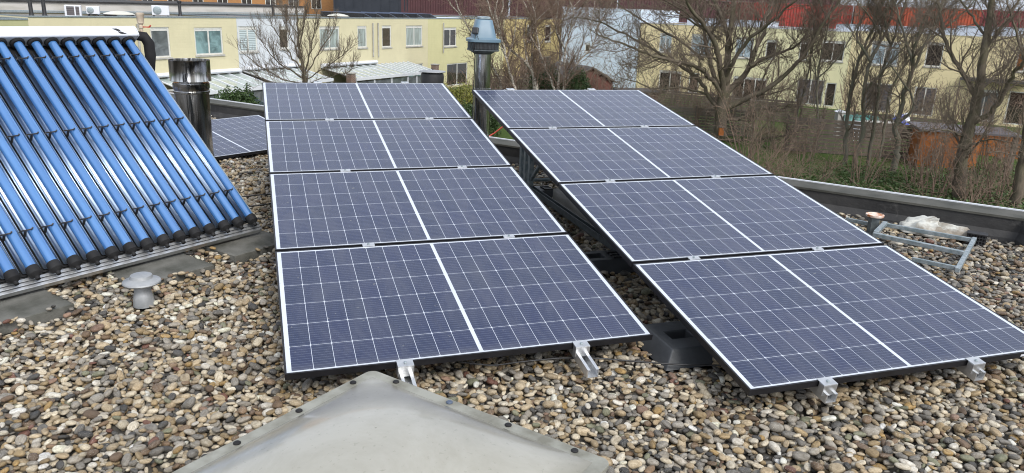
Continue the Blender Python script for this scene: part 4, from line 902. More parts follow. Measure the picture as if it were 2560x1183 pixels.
# lettering on the first maroon stack
txt = bpy.data.curves.new('lettering', 'FONT'); txt.body = 'W imäzer'; txt.size = .42; txt.extrude = .004
p = D(1003, 12, 92); tmp = bpy.data.objects.new('lettering', txt); COL.objects.link(tmp); bpy.context.view_layer.update()
me = bpy.data.meshes.new_from_object(tmp.evaluated_get(bpy.context.evaluated_depsgraph_get())); bpy.data.objects.remove(tmp)
me.materials.clear(); me.materials.append(white_paint); o = bpy.data.objects.new('lettering', me); COL.objects.link(o)
top = [c for c in bpy.data.objects if 'leftmost, beside the dark hall' in c.get('label', '') and 'topmost' not in c['label']][0]
o.parent = top; o.location = (.62, -.01, 1.75); o.rotation_euler = (R(90), 0, 0)

# ------------------------------------------------------------------ bare trees
class TB:
    def __init__(s): s.g = {}
    def add(s, pts, r0, r1, n=3, m=5):
        pts = np.asarray(pts, float); k = len(pts)
        if k != m:
            t = np.linspace(0, k-1, m); pts = np.stack([np.interp(t, np.arange(k), pts[:, i]) for i in range(3)], 1)
        s.g.setdefault((m, n), []).append((pts, r0, r1))
    def build(s, name, mat, parent):
        VV, FF = [], []; off = 0
        for (m, n), L in s.g.items():
            P = np.stack([a[0] for a in L]); r = np.stack([np.linspace(a[1], a[2], m) for a in L]); T = np.gradient(P, axis=1); T /= np.linalg.norm(T, axis=2, keepdims=True)+1e-9
            ref = np.array([.3, .5, .81]); A = np.cross(T, ref); A /= np.linalg.norm(A, axis=2, keepdims=True)+1e-9; B = np.cross(T, A); k = np.arange(n)*2*math.pi/n
            V = P[:, :, None]+r[:, :, None, None]*(np.cos(k)[:, None]*A[:, :, None]+np.sin(k)[:, None]*B[:, :, None]); VV.append(V.reshape(-1, 3)); b = np.arange(len(L))[:, None, None]*m*n
            j = np.arange(m-1)[None, :, None]*n; i = np.arange(n)[None, None, :]; i2 = (i+1) % n
            FF.append((np.stack([b+j+i, b+j+i2, b+j+n+i2, b+j+n+i], -1)+off).reshape(-1, 4)); off += len(L)*m*n
        V = np.concatenate(VV).astype(np.float32); F = np.concatenate(FF).astype(np.int32)
        me = bpy.data.meshes.new(name); me.vertices.add(len(V)); me.vertices.foreach_set('co', V.ravel()); me.loops.add(F.size); me.loops.foreach_set('vertex_index', F.ravel())
        me.polygons.add(len(F)); me.polygons.foreach_set('loop_start', np.arange(len(F), dtype=np.int32)*4); me.update(calc_edges=True); me.shade_smooth(); me.materials.append(mat)
        o = bpy.data.objects.new(name, me); COL.objects.link(o); o.parent = parent; return o
RT = np.random.default_rng(11)
def unit(v): return v/(np.linalg.norm(v)+1e-9)
def shoot(p, d, L, k=5, wob=.22, up=.12):
    P = [p]; st = L/(k-1)
    for _ in range(k-1): d = unit(d+RT.normal(0, wob, 3)+np.array([0, 0, up])); p = p+d*st; P.append(p)
    return np.array(P)
def side(d, lo=.5, hi=1.1):
    a = unit(np.cross(d, RT.normal(size=3))); an = RT.uniform(lo, hi); return unit(d*math.cos(an)+a*math.sin(an))
def spray(tw, path, r0, r1, lens, gaps, lvl=0, up=.12, rmin=.006, start=.15, lo=.5, hi=1.1, flat=0):
    seg = np.linalg.norm(np.diff(path, axis=0), axis=1); tot = seg.sum(); n = int(tot*(1-start)/gaps[lvl]+RT.random())
    cs = np.concatenate([[0], np.cumsum(seg)])/tot
    for t in start+(1-start)*(np.arange(n)+RT.random(n))/max(n, 1):
        t = min(t, .995); i = min(int(np.searchsorted(cs, t))-1, len(path)-2); i = max(i, 0); f = (t-cs[i])/(cs[i+1]-cs[i]+1e-9); p = path[i]*(1-f)+path[i+1]*f; d = unit(path[i+1]-path[i])
        L = lens[lvl]*RT.uniform(.55, 1.25)*(1-.55*t); r = max((r0*(1-t)+r1*t)*.55, rmin*1.15); r = min(r, L*.018+rmin*.6)
        dd = side(d, lo, hi)
        q = shoot(p, dd, L, 5, .20+.05*lvl, up); tw.add(q, r, max(r*.42, rmin*.6), 4 if lvl == 0 and r > .02 else 3)
        if lvl+1 < len(lens): spray(tw, q, r, r*.42, lens, gaps, lvl+1, up, rmin, .12, lo, hi)
def limb(px, Y, dY=0.0):                                   # points of a limb, at distance Y .. Y+dY
    n = len(px); return np.array([D(x, y, Y+dY*i/(n-1)) for i, (x, y) in enumerate(px)])
def smooth(P, k=4):
    n = len(P); t = np.linspace(0, n-1, (n-1)*k+1); Q = np.stack([np.interp(t, np.arange(n), P[:, i]) for i in range(3)], 1)
    for _ in range(2): Q[1:-1] = (Q[:-2]+2*Q[1:-1]+Q[2:])/4
    Q[1:-1] += RT.normal(0, .025, Q[1:-1].shape); return Q
def tree(name, label, cat, base, limbs, bark, twig, lens, gaps, group=None, rmin=.006, up=.12, lo=.5, hi=1.1):
    t = thing(name, label, cat, tuple(base), group=group); tr, tw = TB(), TB(); b = np.array(base)
    for P, r0, r1 in limbs:
        Q = smooth(np.array(P))-b; tr.add(Q, r0, r1, 10, len(Q)); spray(tw, Q, r0, r1, lens, gaps, 0, up, rmin, .18, lo, hi)
        tw.add(shoot(Q[-1], unit(Q[-1]-Q[-2]), lens[0]*.6), r1, rmin*.6, 4)
    tr.build('trunk', bark, t); tw.build('crown', twig, t); return t

# big spreading tree
Y3 = 41.0; base = D(1800, 345, Y3); base[2] = GZ
L3 = [([base, *limb([(1802, 330), (1803, 290), (1806, 255), (1810, 228)], Y3)], .34, .28),
      (limb([(1812, 235), (1817, 165), (1822, 101), (1829, 51), (1838, 0), (1842, -60), (1850, -130)], Y3, 1), .21, .05),
      (limb([(1808, 240), (1802, 177), (1792, 114), (1762, 63), (1734, 33), (1713, 0), (1690, -60)], Y3, -3), .17, .04),
      (limb([(1806, 245), (1787, 193), (1772, 152), (1762, 101), (1757, 38), (1741, 0), (1730, -50)], Y3, 3), .14, .03),
      (limb([(1806, 250), (1790, 210), (1754, 172), (1703, 155), (1640, 145), (1585, 120), (1530, 100), (1490, 85)], Y3, -4), .13, .025),
      (limb([(1822, 90), (1797, 25), (1782, 0), (1760, -50)], Y3, 2), .12, .04),
      (limb([(1815, 190), (1830, 160), (1868, 101), (1914, 66), (1957, 30), (1990, 0), (2030, -50)], Y3, -3), .12, .03),
      (limb([(1812, 240), (1861, 190), (1886, 132), (1919, 63), (1926, 0), (1935, -60)], Y3, 4), .17, .04),
      (limb([(1808, 275), (1850, 255), (1880, 240), (1914, 228), (1970, 183), (2015, 132), (2056, 63), (2100, 0), (2130, -50)], Y3, -2), .17, .04),
      (limb([(1875, 165), (1914, 142), (1970, 127), (2015, 96), (2070, 60), (2110, 20)], Y3, 1), .09, .02),
      (limb([(1804, 285), (1772, 241), (1752, 203), (1711, 172), (1640, 128), (1560, 85), (1500, 55), (1450, 45)], Y3, 2), .13, .02),
      (limb([(1766, 235), (1700, 215), (1640, 225), (1590, 205), (1550, 195)], Y3, -3), .06, .015),
      (limb([(1803, 100), (1740, 60), (1680, 20), (1620, -20)], Y3, 2), .07, .02),
      (limb([(1775, 75), (1700, 20), (1640, -10), (1580, -60)], Y3, -2), .06, .02),
      (limb([(1760, 150), (1690, 95), (1620, 60), (1560, 20), (1510, -20)], Y3, 1), .07, .02),
      (limb([(1812, 350), (1864, 350), (1935, 345), (1990, 330)], Y3, -3), .10, .03),
      (limb([(1808, 300), (1850, 300), (1890, 275), (1950, 262), (2010, 270)], Y3, 2), .09, .02),
      (limb([(1890, 130), (1905, 40), (1960, -30)], Y3, 2), .07, .02)]
tree('spreading_tree', 'largest bare tree, wide forking grey-brown limbs, behind the right rack', 'tree', base, L3, BARK, TWIG, (2.6, 1.35, .65), (.36, .19, .115), rmin=.0072)
# rightmost large tree
Y5 = 28.5; base = D(2400, 505, Y5); base[2] = GZ
L5 = [([base, *limb([(2395, 480), (2403, 400), (2420, 330), (2440, 270), (2450, 223), (2456, 140), (2473, 42), (2480, -10), (2490, -90)], Y5)], .26, .07),
      (limb([(2442, 260), (2431, 223), (2395, 167), (2361, 106), (2350, 40), (2345, 0), (2335, -50)], Y5, 2), .10, .03),
      (limb([(2425, 310), (2478, 285), (2510, 235), (2534, 181), (2560, 156), (2600, 110)], Y5, -2), .11, .03),
      (limb([(2454, 160), (2462, 123), (2506, 70), (2540, 10), (2560, -40)], Y5, 1), .08, .02),
      (limb([(2404, 340), (2370, 325), (2330, 322), (2290, 330)], Y5, -1), .035, .012),
      (limb([(2400, 380), (2440, 360), (2490, 345), (2540, 360)], Y5, -2), .04, .012),
      (limb([(2452, 220), (2490, 190), (2530, 150), (2570, 60)], Y5, 2), .06, .02), (limb([(2465, 90), (2430, 40), (2400, 0), (2380, -50)], Y5, 1), .05, .02)]
tree('roadside_tree', 'bare tree with a thick leaning trunk in front of the last right terrace houses', 'tree', base, L5, BARK, TWIG, (2.2, 1.1, .52), (.27, .16, .10), rmin=.0055)
# edge tree
base = D(2540, 525, 27.5); base[2] = GZ
tree('edge_tree', 'bare leaning trunk cut by the right edge of the photo', 'tree', base, [([base, *limb([(2538, 515), (2548, 450), (2558, 390), (2575, 280), (2600, 150), (2615, 0)], 27.5)], .22, .08), (limb([(2585, 220), (2550, 120), (2530, 40), (2510, -20)], 27.5, 1), .06, .02)], BARK, TWIG, (2.0, .9, .4), (.5, .3, .18))
# clump of thin trees
cl_ = [('slender greenish tree, leftmost stem of the thin clump', [(2112, 400), (2116, 329), (2124, 237), (2150, 145), (2189, 56), (2209, 0), (2225, -60)], 35.5, .115),
       ('slender tree leaning right, second stem of the thin clump', [(2138, 400), (2160, 329), (2157, 237), (2175, 153), (2214, 84), (2238, 0), (2250, -60)], 34.5, .12),
       ('slender tree, third stem of the thin clump, forking low', [(2172, 405), (2190, 279), (2202, 195), (2227, 112), (2266, 0), (2280, -60)], 35.0, .10),
       ('knotty grey-brown tree with a thick twisted stem right of the thin clump', [(2238, 400), (2246, 360), (2236, 320), (2252, 280), (2258, 230), (2283, 175), (2312, 106), (2361, 0), (2385, -60)], 33.5, .15),
       ('thin tree bending far to the right, last of the clump', [(2200, 395), (2216, 300), (2222, 229), (2262, 156), (2340, 90), (2400, 40), (2450, -10)], 36.5, .075),
       ('thin upright tree behind the fence left of the clump', [(2040, 390), (2046, 300), (2040, 200), (2062, 100), (2080, 20), (2085, -40)], 39.5, .07),
       ('thin forked tree in front of the shuttered door', [(1985, 385), (1990, 300), (2010, 220), (2030, 130), (2035, 60), (2050, 0)], 40.5, .06)]
for lab, px, Y, r in cl_:
    P = limb(px, Y, RT.uniform(-1, 1)); b = P[0].copy(); b[2] = GZ; L = [([b, *P], r, .025)]
    for _ in range(3):
        i = RT.integers(2, len(px)-2); q = P[i]; L.append((np.array([q, q+np.array([RT.uniform(-.9, .9), RT.uniform(-.8, .8), 1.1]), q+np.array([RT.uniform(-1.8, 1.8), RT.uniform(-1.2, 1.2), 2.8])]), r*.5, .02))
    tree('thin_tree', lab, 'tree', b, L, BARKG, TWIG, (1.9, 1.0, .5), (.27, .175, .115), 'thin bare trees in front of the right terrace', rmin=.006, up=.16, lo=.35, hi=.9)
# birches
bl_ = [('white-stemmed birch leaning left behind the fan chimney', [(1345, 250), (1338, 200), (1320, 160), (1267, 117), (1242, 60), (1217, 0), (1205, -50)], 46, .13),
       ('birch with a pale stem curving up nearest the fan chimney', [(1296, 250), (1283, 210), (1267, 153), (1253, 89), (1226, 28), (1210, -30)], 45, .10),
       ('upright slim birch in the middle of the birch group', [(1336, 250), (1333, 200), (1331, 160), (1328, 71), (1345, 0), (1352, -50)], 47, .09),
       ('birch forking into a low V, right of the middle birch', [(1388, 250), (1384, 213), (1365, 175), (1348, 130), (1338, 60), (1306, 0), (1290, -40)], 46, .09),
       ('straight birch with a darker stem before the orange house', [(1396, 250), (1396, 200), (1402, 142), (1396, 71), (1391, 0), (1390, -50)], 48, .10),
       ('birch leaning right in front of the white gable', [(1408, 250), (1412, 200), (1412, 124), (1427, 70), (1455, 22), (1480, -20)], 46, .09),
       ('thin birch reaching far to the right before the white gable', [(1412, 250), (1420, 190), (1450, 150), (1480, 120), (1500, 60), (1495, 10)], 47, .06),
       ('birch whose long branches arch left above the greenish house', [(1262, 250), (1250, 200), (1222, 150), (1190, 95), (1160, 50), (1128, 10), (1105, -20)], 48, .09)]
for lab, px, Y, r in bl_:
    P = limb(px, Y, RT.uniform(-1.5, 1.5)); b = P[0].copy(); b[2] = GZ; L = [([b, *P], r, .022)]
    for _ in range(3):
        i = RT.integers(2, len(px)-2); q = P[i]; L.append((np.array([q, q+np.array([RT.uniform(-.8, .8), RT.uniform(-.8, .8), 1.3]), q+np.array([RT.uniform(-1.6, 1.6), RT.uniform(-1.2, 1.2), 3.0])]), r*.5, .018))
    tree('birch_tree', lab, 'birch tree', b, L, BIRCH, TWIGR, (2.0, 1.05, .55), (.30, .19, .125), 'birches between the two terraces', rmin=.0075, up=.05, lo=.35, hi=.95)
# small tree before the white house
Y1 = 33.0; base = D(764, 215, Y1); base[2] = GZ
L1 = [([base, *limb([(763, 230), (762, 190), (758, 165), (750, 140), (748, 106), (742, 46), (740, 20)], Y1)], .11, .018)]
for px, dy, r in (([(761, 200), (735, 180), (702, 165), (668, 125), (640, 85)], 1, .06), ([(757, 180), (725, 135), (690, 80), (672, 45)], -1, .055), ([(752, 150), (730, 100), (715, 55), (712, 28)], 1, .045), ([(762, 180), (775, 125), (787, 75), (792, 30)], -1, .055),
                  ([(763, 185), (795, 135), (822, 95), (838, 70)], 1, .045), ([(764, 200), (815, 170), (860, 135), (880, 118)], -1, .04), ([(762, 210), (705, 198), (645, 165), (598, 125)], 1, .045), ([(748, 120), (760, 65), (768, 25)], 0, .035), ([(764, 215), (800, 195), (850, 188), (890, 170)], -1, .03), ([(762, 215), (720, 212), (660, 200), (620, 175)], -1, .03), ([(745, 85), (720, 50), (705, 20)], 1, .03)):
    L1.append((limb(px, Y1, dy), r*.68, .010))
tree('small_tree', 'small rounded bare tree in front of the white house and its glass veranda', 'tree', base, L1, BARK, TWIG, (1.2, .65, .38), (.17, .12, .10), rmin=.0050, up=.30, lo=.25, hi=.7)

# ------------------------------------------------------------------ shrubs
def shrub_meshes(n, h, seed, r=.022, lens=(1.0, .5), gaps=(.27, .19), mats=None):
    t = thing('twiggy_shrub', '', 'shrub'); tr, tw = TB(), TB()
    for k in range(n):
        a = RT.uniform(0, 2*math.pi); o = np.array([math.cos(a), math.sin(a), 0])*RT.uniform(.02, .35); d = unit(np.array([math.cos(a)*RT.uniform(.1, .75), math.sin(a)*RT.uniform(.1, .75), 1.0]))
        P = shoot(o, d, h*RT.uniform(.55, 1.1), 6, .14, .05); tr.add(P, r*RT.uniform(.6, 1.2), .007, 4, 6); spray(tw, P, r, .007, lens, gaps, 0, .05, .0055, .2, .4, 1.2)
    tr.build('stems', mats[0], t); tw.build('crown', mats[1], t); return t
protos = [shrub_meshes(11, 2.5, 1, mats=(TWIGR, TWIGR)), shrub_meshes(8, 3.3, 2, mats=(BARK, TWIG)), shrub_meshes(14, 1.6, 3, mats=(TWIGR, TWIGR)), shrub_meshes(9, 2.8, 4, mats=(TWIG, TWIGR))]
used = [False]*4
def place_shrub(x, y, k, sc, lab, group):
    o = protos[k] if not used[k] else copy_tree(protos[k]); used[k] = True; p = G(x, y, GZ); o.location = (p[0], p[1], GZ-.02); o.rotation_euler = (0, 0, RT.uniform(0, 6.28)); o.scale = (sc, sc, sc*RT.uniform(.9, 1.1)); o['label'] = lab; o['group'] = group
sh = [(1850, 425, 1, 1.0, 'grey-brown twiggy shrub touching the right rack edge below the big tree'), (1885, 465, 0, 1.0, 'low reddish shrub where the rack edge meets the parapet'), (1925, 430, 3, 1.0, 'brown shrub just right of the rack edge'), (1965, 480, 2, 1.1, 'short dense reddish shrub near the parapet start'),
      (1990, 440, 0, 1.0, 'reddish shrub in front of the left end of the dark fence'), (2030, 475, 3, .9, 'leaning brown shrub before the dark fence'), (2075, 455, 1, .9, 'tall grey shrub between fence and thin trees'), (2110, 490, 2, 1.2, 'low bushy shrub in front of the thin tree stems'),
      (2150, 470, 0, 1.05, 'reddish shrub at the foot of the thin trees'), (2195, 500, 3, .9, 'brown shrub right in front of the knotty tree'), (2215, 455, 1, .8, 'grey shrub behind the knotty tree'), (2255, 490, 2, 1.2, 'reddish shrub left of the orange shed'),
      (2290, 470, 0, 1.2, 'reddish shrub overlapping the left side of the orange shed'), (2330, 500, 0, 1.15, 'upright reddish shrub before the middle of the orange shed'), (2365, 480, 3, 1.0, 'brown shrub left of the thick leaning trunk'), (2420, 520, 2, 1.0, 'short shrub at the foot of the thick leaning trunk'),
      (2450, 480, 1, .95, 'tall grey shrub right of the thick leaning trunk'), (2490, 510, 0, 1.1, 'reddish shrub between the two right trunks'), (2520, 470, 3, 1.2, 'brown shrub behind the edge trunk'), (2555, 500, 1, 1.0, 'grey shrub at the right edge'),
      (1900, 380, 1, 1.1, 'grey shrub behind the lower limb of the big tree'), (1950, 375, 3, 1.1, 'brown shrub left of the dark fence'), (1860, 395, 0, 1.3, 'reddish shrub at the foot of the big tree'), (2350, 430, 2, 1.5, 'dense low shrub against the orange shed'), (2480, 430, 0, 1.3, 'reddish shrub below the grey lean-to roof'), (2100, 415, 2, 1.3, 'low shrub against the dark slatted fence'), (2010, 405, 0, 1.0, 'reddish shrub beside the fence end'), (2540, 425, 3, 1.3, 'brown shrub beneath the white garden door')]
for x, y, k, sc, lab in [q_ for i_, q_ in enumerate(sh) if i_ not in (4, 6, 7, 9, 10, 11, 20, 25)]: place_shrub(x, y, k, sc, lab, 'bare shrubs beyond the parapet')
sh2 = [(1140, 305, 0, 1.25, 'reddish shrub behind the disc-capped vent'), (1165, 300, 2, 1.7, 'dense reddish shrub left of the fan chimney'), (1240, 275, 0, 1.3, 'reddish shrub right of the fan chimney'), (1270, 280, 2, 1.7, 'dense shrub at the birch feet, left'), (1310, 270, 0, 1.2, 'reddish shrub among the birch feet'),
       (1360, 275, 2, 1.6, 'dense shrub among the birch feet, right'), (1430, 285, 0, 1.2, 'reddish shrub before the dark-roofed shed, left'), (1500, 290, 2, 1.7, 'dense shrub in front of the dark-roofed shed'), (1560, 290, 3, 1.0, 'brown shrub before the right corner of the shed'), (1610, 290, 0, 1.2, 'reddish shrub behind the far corner of the right rack'), (1660, 300, 1, 1.0, 'grey shrub under the first sandy house window'), (1700, 320, 3, 1.1, 'brown shrub left of the big tree'), (1750, 340, 0, 1.1, 'reddish shrub just left of the big trunk')]
for x, y, k, sc, lab in sh2: place_shrub(x, y, k, sc*(1.35 if 1200 < x < 1600 else 1), lab, 'bare shrubs behind the racks')
sh3 = [(1262, 228, 3, 1.5, 'wide brown shrub under the orange house, left one'), (1302, 226, 0, 1.5, 'reddish shrub under the orange house, middle one'), (1340, 232, 2, 2.2, 'dense shrub under the orange house, right one'), (1390, 232, 3, 1.5, 'brown shrub under the left edge of the white gable'),
       (1700, 268, 0, 1.3, 'reddish shrub before the first sandy house'), (1765, 272, 2, 1.9, 'dense shrub left of the triple window'), (1835, 275, 0, 1.3, 'reddish shrub under the triple window'), (1900, 280, 2, 1.9, 'dense shrub right under the triple window'), (1955, 285, 3, 1.2, 'brown shrub left of the shuttered door'),
       (2140, 300, 2, 1.8, 'dense shrub right of the lantern post'), (2290, 315, 0, 1.2, 'reddish shrub before the slatted garden door'), (2380, 315, 2, 1.9, 'dense shrub right of the slatted garden door'), (2440, 325, 0, 1.3, 'reddish shrub below the dark awning')]
for x, y, k, sc, lab in sh3: place_shrub(x, y, k, sc, lab, 'bare shrubs in front of the far houses')
# leafy shrubs
def leafy(c, rad, n, sz, mat, name, label, cat, box=False):
    t = thing(name, label, cat, tuple(c)); q = RT.normal(size=(n, 3)); q /= np.linalg.norm(q, axis=1)[:, None]
    if box: q = RT.uniform(-1, 1, (n, 3)); k = RT.integers(0, 3, n); q[np.arange(n), k] = np.sign(q[np.arange(n), k])*RT.uniform(.75, 1.05, n)
    else: q *= (RT.uniform(.45, 1.0, n)**.6*(1+.16*np.sin(q[:, 0]*9+q[:, 2]*7)+.12*np.sin(q[:, 1]*11)))[:, None]
    P = q*np.array(rad); P[:, 2] += rad[2]; P[:, 2] = np.abs(P[:, 2]); P += RT.normal(0, .05, P.shape)
    a = RT.normal(size=(n, 3)); a /= np.linalg.norm(a, axis=1)[:, None]; b = np.cross(a, RT.normal(size=(n, 3))); b /= np.linalg.norm(b, axis=1)[:, None]; s_ = sz*RT.uniform(.6, 1.3, (n, 1))
    V = np.stack([P-a*s_, P+b*s_*.5, P+a*s_, P-b*s_*.5], 1).reshape(-1, 3).astype(np.float32); F = np.arange(4*n, dtype=np.int32)
    me = bpy.data.meshes.new('leaves'); me.vertices.add(4*n); me.vertices.foreach_set('co', V.ravel()); me.loops.add(4*n); me.loops.foreach_set('vertex_index', F); me.polygons.add(n); me.polygons.foreach_set('loop_start', np.arange(n, dtype=np.int32)*4); me.update(calc_edges=True); me.materials.append(mat)
    o = bpy.data.objects.new('leaves', me); COL.objects.link(o); o.parent = t
    tr = TB()
    for k in range(9): a_ = RT.uniform(0, 6.28); tr.add(shoot(np.array([.1*math.cos(a_), .1*math.sin(a_), 0]), unit(np.array([math.cos(a_)*rad[0]*.6, math.sin(a_)*rad[1]*.6, rad[2]*1.3])), rad[2]*1.5, 5, .1), .025, .008, 4)
    tr.build('stems', TWIG, t); return t
def gp(x, Y): p = D(x, 300, Y); return (p[0], p[1], GZ)
leafy(gp(1150, 41), (1.5, 1.2, 1.2), 9000, .055, LEAFY, 'leafy_shrub', 'yellow-green leafy shrub between the middle rack and the fan chimney', 'shrub')
leafy(gp(1195, 39.5), (1.3, 1.0, .85), 8000, .055, LEAF, 'leafy_shrub', 'dark green leafy shrub partly behind the fan chimney pipe', 'shrub')
leafy(gp(1262, 44), (1.7, 1.0, .8), 8000, .055, LEAF, 'leafy_shrub', 'dark evergreen shrub in the gap beneath the corner of the right rack', 'shrub')
leafy(gp(1440, 47), (.9, .9, 1.5), 6000, .06, LEAF, 'small_conifer', 'small green conifer left of the dark-roofed shed', 'conifer')
leafy(gp(1362, 50), (1.2, 1.0, 1.5), 6000, .06, LEAF, 'small_conifer', 'dark green conifer behind the birch stems', 'conifer')
for k, (x, Y, lab) in enumerate(((566, 31, 'dark green clipped hedge bush beside the wide steel chimney'), (592, 31.5, 'dark green hedge bush, middle of the three at the parapet'), (618, 32, 'dark green hedge bush next to the blue-grey fence'))):
    o = leafy(gp(x, Y), (.52, .85, 1.38), 14000, .055, LEAF, 'hedge_bush', lab, 'hedge bush'); o['group'] = 'hedge bushes beyond the parapet'
# ivy and low growth beyond the parapet: one mass
n = 42000; cx_ = np.array([G(x, y, GZ)[:2] for x, y in zip(RT.uniform(1800, 2640, 420), RT.uniform(425, 560, 420)**1.0)]); k = RT.integers(0, 420, n); P = np.concatenate([cx_[k]+RT.normal(0, .42, (n, 2)), GZ+np.abs(RT.normal(0, .17, (n, 1)))], 1)
a = RT.normal(size=(n, 3)); a[:, 2] *= .4; a /= np.linalg.norm(a, axis=1)[:, None]; b = np.cross(a, RT.normal(size=(n, 3))); b /= np.linalg.norm(b, axis=1)[:, None]; s_ = .05*RT.uniform(.5, 1.4, (n, 1))
V = np.stack([P-a*s_, P+b*s_*.6, P+a*s_, P-b*s_*.6], 1).reshape(-1, 3).astype(np.float32)
me = bpy.data.meshes.new('ground_cover'); me.vertices.add(4*n); me.vertices.foreach_set('co', V.ravel()); me.loops.add(4*n); me.loops.foreach_set('vertex_index', np.arange(4*n, dtype=np.int32)); me.polygons.add(n); me.polygons.foreach_set('loop_start', np.arange(n, dtype=np.int32)*4); me.update(calc_edges=True); me.materials.append(IVY)
o = bpy.data.objects.new('ground_cover', me); COL.objects.link(o); tag(o, 'low green ivy and weeds growing beyond the parapet', kind='stuff')
# dry sticks and litter: one mass
tb = TB()
for _ in range(620):
    p = G(RT.uniform(1780, 2620), 395+150*RT.random()**.6, GZ); tb.add(shoot(np.array([p[0], p[1], GZ+RT.uniform(0, .25)]), unit(np.array([RT.normal(), RT.normal(), RT.uniform(.0, .9)])), RT.uniform(.4, 1.6), 5, .2, -.03), .010, .005)
o = tb.build('undergrowth', TWIGR, None); tag(o, 'tangle of dry brown sticks lying among the shrubs', kind='stuff')
# distant woods
tb = TB()
for _ in range(420):
    x = RT.uniform(30, 135); y = RT.uniform(128, 150)-x*.25; h = RT.uniform(6.0, 8.6); b = np.array([x, y, GZ]); P = shoot(b, np.array([0, 0, 1.0]), h, 5, .06); tb.add(P, .14, .03, 3)
    for _k in range(34):
        f = RT.uniform(.3, 1); q = b*(1-f)+P[-1]*f; tb.add(shoot(q, unit(np.array([RT.normal(), RT.normal(), 1.0])), RT.uniform(.8, 2.4), 4, .2, .1), .035, .02, 3, 4)
o = tb.build('distant_woods', TWIG, None); tag(o, 'mass of bare distant trees behind the red containers', kind='stuff')

# ------------------------------------------------------------------ gardens: sheds, fences and garden things
def shed(loc, rz, w_, d_, hw, hr, wall, roof, name, label, cat):
    t = thing(name, label, cat, loc, rz=rz); m = MB(); m.prism([(0, 0), (w_, 0), (w_, hw), (w_/2, hr), (0, hw)], 0, d_, 'y'); m.build('wall', wall, t)
    m = MB(); o_ = .18
    for a, b in (((-o_, hw-.12), (w_/2, hr+.03)), ((w_/2, hr+.03), (w_+o_, hw-.12))): m.prism([(a[0], a[1]), (b[0], b[1]), (b[0], b[1]+.07), (a[0], a[1]+.07)], -.2, d_+.2, 'y')
    m.build('roof', roof, t); m = MB()
    for a, b in (((-o_, hw-.15), (w_/2, hr)), ((w_/2, hr), (w_+o_, hw-.15))): m.prism([(a[0], a[1]), (b[0], b[1]), (b[0], b[1]+.11), (a[0], a[1]+.11)], -.235, -.205, 'y')
    m.build('verge_board', BGW, t); return t
p = gp(1462, 51); shed((p[0]-1.3, p[1], GZ), R(28), 3.6, 4.2, 1.9, 2.75, m_wood('red_brown_timber', (.16, .06, .045), (.10, .045, .035)), roof_felt, 'garden_shed', 'red-brown garden shed with a dark pitched roof in front of the white gable', 'shed')
p = gp(1575, 50); t = thing('low_outbuilding', 'low brick outbuilding with a flat mossy roof beside the red-brown shed', 'outbuilding', (p[0]-.8, p[1]-1.2, GZ), rz=R(10)); m = MB(); m.box(0, 2.4, 0, 2, 0, 1.55); m.build('wall', BRICK, t); m = MB(); m.box(-.1, 2.5, -.1, 2.1, 1.552, 1.64); m.build('roof', roof_felt, t)
def slat_fence(a, b, h, name, label, wall, slats=9, posts=4, vertical=False):
    a, b = np.array(a[:2]), np.array(b[:2]); L = float(np.linalg.norm(b-a)); t = thing(name, label, 'fence', (a[0], a[1], GZ), rz=math.atan2(b[1]-a[1], b[0]-a[0])); m = MB()
    if vertical:
        n = int(L/.12)
        for k in range(n): m.box(k*L/n+.006, (k+1)*L/n-.006, 0, .03, .05, h)
        m.box(0, L, .031, .06, h*.25, h*.3); m.box(0, L, .031, .06, h*.75, h*.8)
    else:
        for k in range(slats): m.box(0, L, 0, .03, .05+k*(h-.05)/slats, .05+(k+1)*(h-.05)/slats-.035)
    m.build('slats', wall, t)
    for k in range(posts+1): m = MB(); m.box(k*L/posts-.045, k*L/posts+.045, .032 if not vertical else .062, .12, 0, h+.08); m.build('post', wall, t)
slat_fence(G(1960, 378, GZ), G(2285, 402, GZ), 1.75, 'slatted_fence', 'dark slatted garden fence behind the thin trees', DKW)
slat_fence(G(2286, 404, GZ), G(2330, 408, GZ), 1.6, 'slatted_fence', 'short dark fence piece touching the orange shed', DKW, posts=1)
slat_fence(D(622, 300, 36), D(662, 300, 33.5), 2.15, 'board_fence', 'blue-grey vertical board fence right of the hedge bushes', BLW, vertical=True, posts=2)
slat_fence(D(1625, 300, 53), D(1990, 300, 48.5), 1.45, 'garden_fence', 'long dark garden fence below the first houses of the right terrace', DKW, posts=7)
slat_fence(D(2000, 300, 47), D(2380, 300, 43.5), 1.25, 'garden_fence', 'dark garden fence below the middle of the right terrace', DKW, posts=6)
slat_fence(D(1225, 300, 57), D(1440, 300, 58), 1.6, 'garden_fence', 'brown garden fence behind the birch feet', DKW, posts=4)
slat_fence(G(1640, 330, GZ), G(1880, 345, GZ), 1.5, 'slatted_fence', 'weathered grey slatted fence around the big tree trunk', BGW, posts=5)
a_, b_ = G(2288, 418, GZ), G(2436, 430, GZ); L = float(np.linalg.norm(b_-a_)); t = thing('orange_shed', 'orange-brown timber shed wall behind reddish shrubs', 'shed', (a_[0], a_[1], GZ), rz=math.atan2(b_[1]-a_[1], b_[0]-a_[0]))
m = MB()
for k in range(12): m.box(k*L/12+.003, (k+1)*L/12-.003, 0, .05, .02, 1.72)
m.box(0, L, .052, 2.2, .02, 1.70); m.build('wall', ORW, t); m = MB(); m.box(-.15, L+1.6, -.15, 2.6, 1.722, 1.80); m.build('roof', dirty('grey_shed_roof', (.12, .11, .12), (.07, .065, .07), 3, .8), t)
m = MB(); m.box(L+1.3, L+1.5, 0, .2, 0, 1.72); m.build('corner_post', DKW, t)
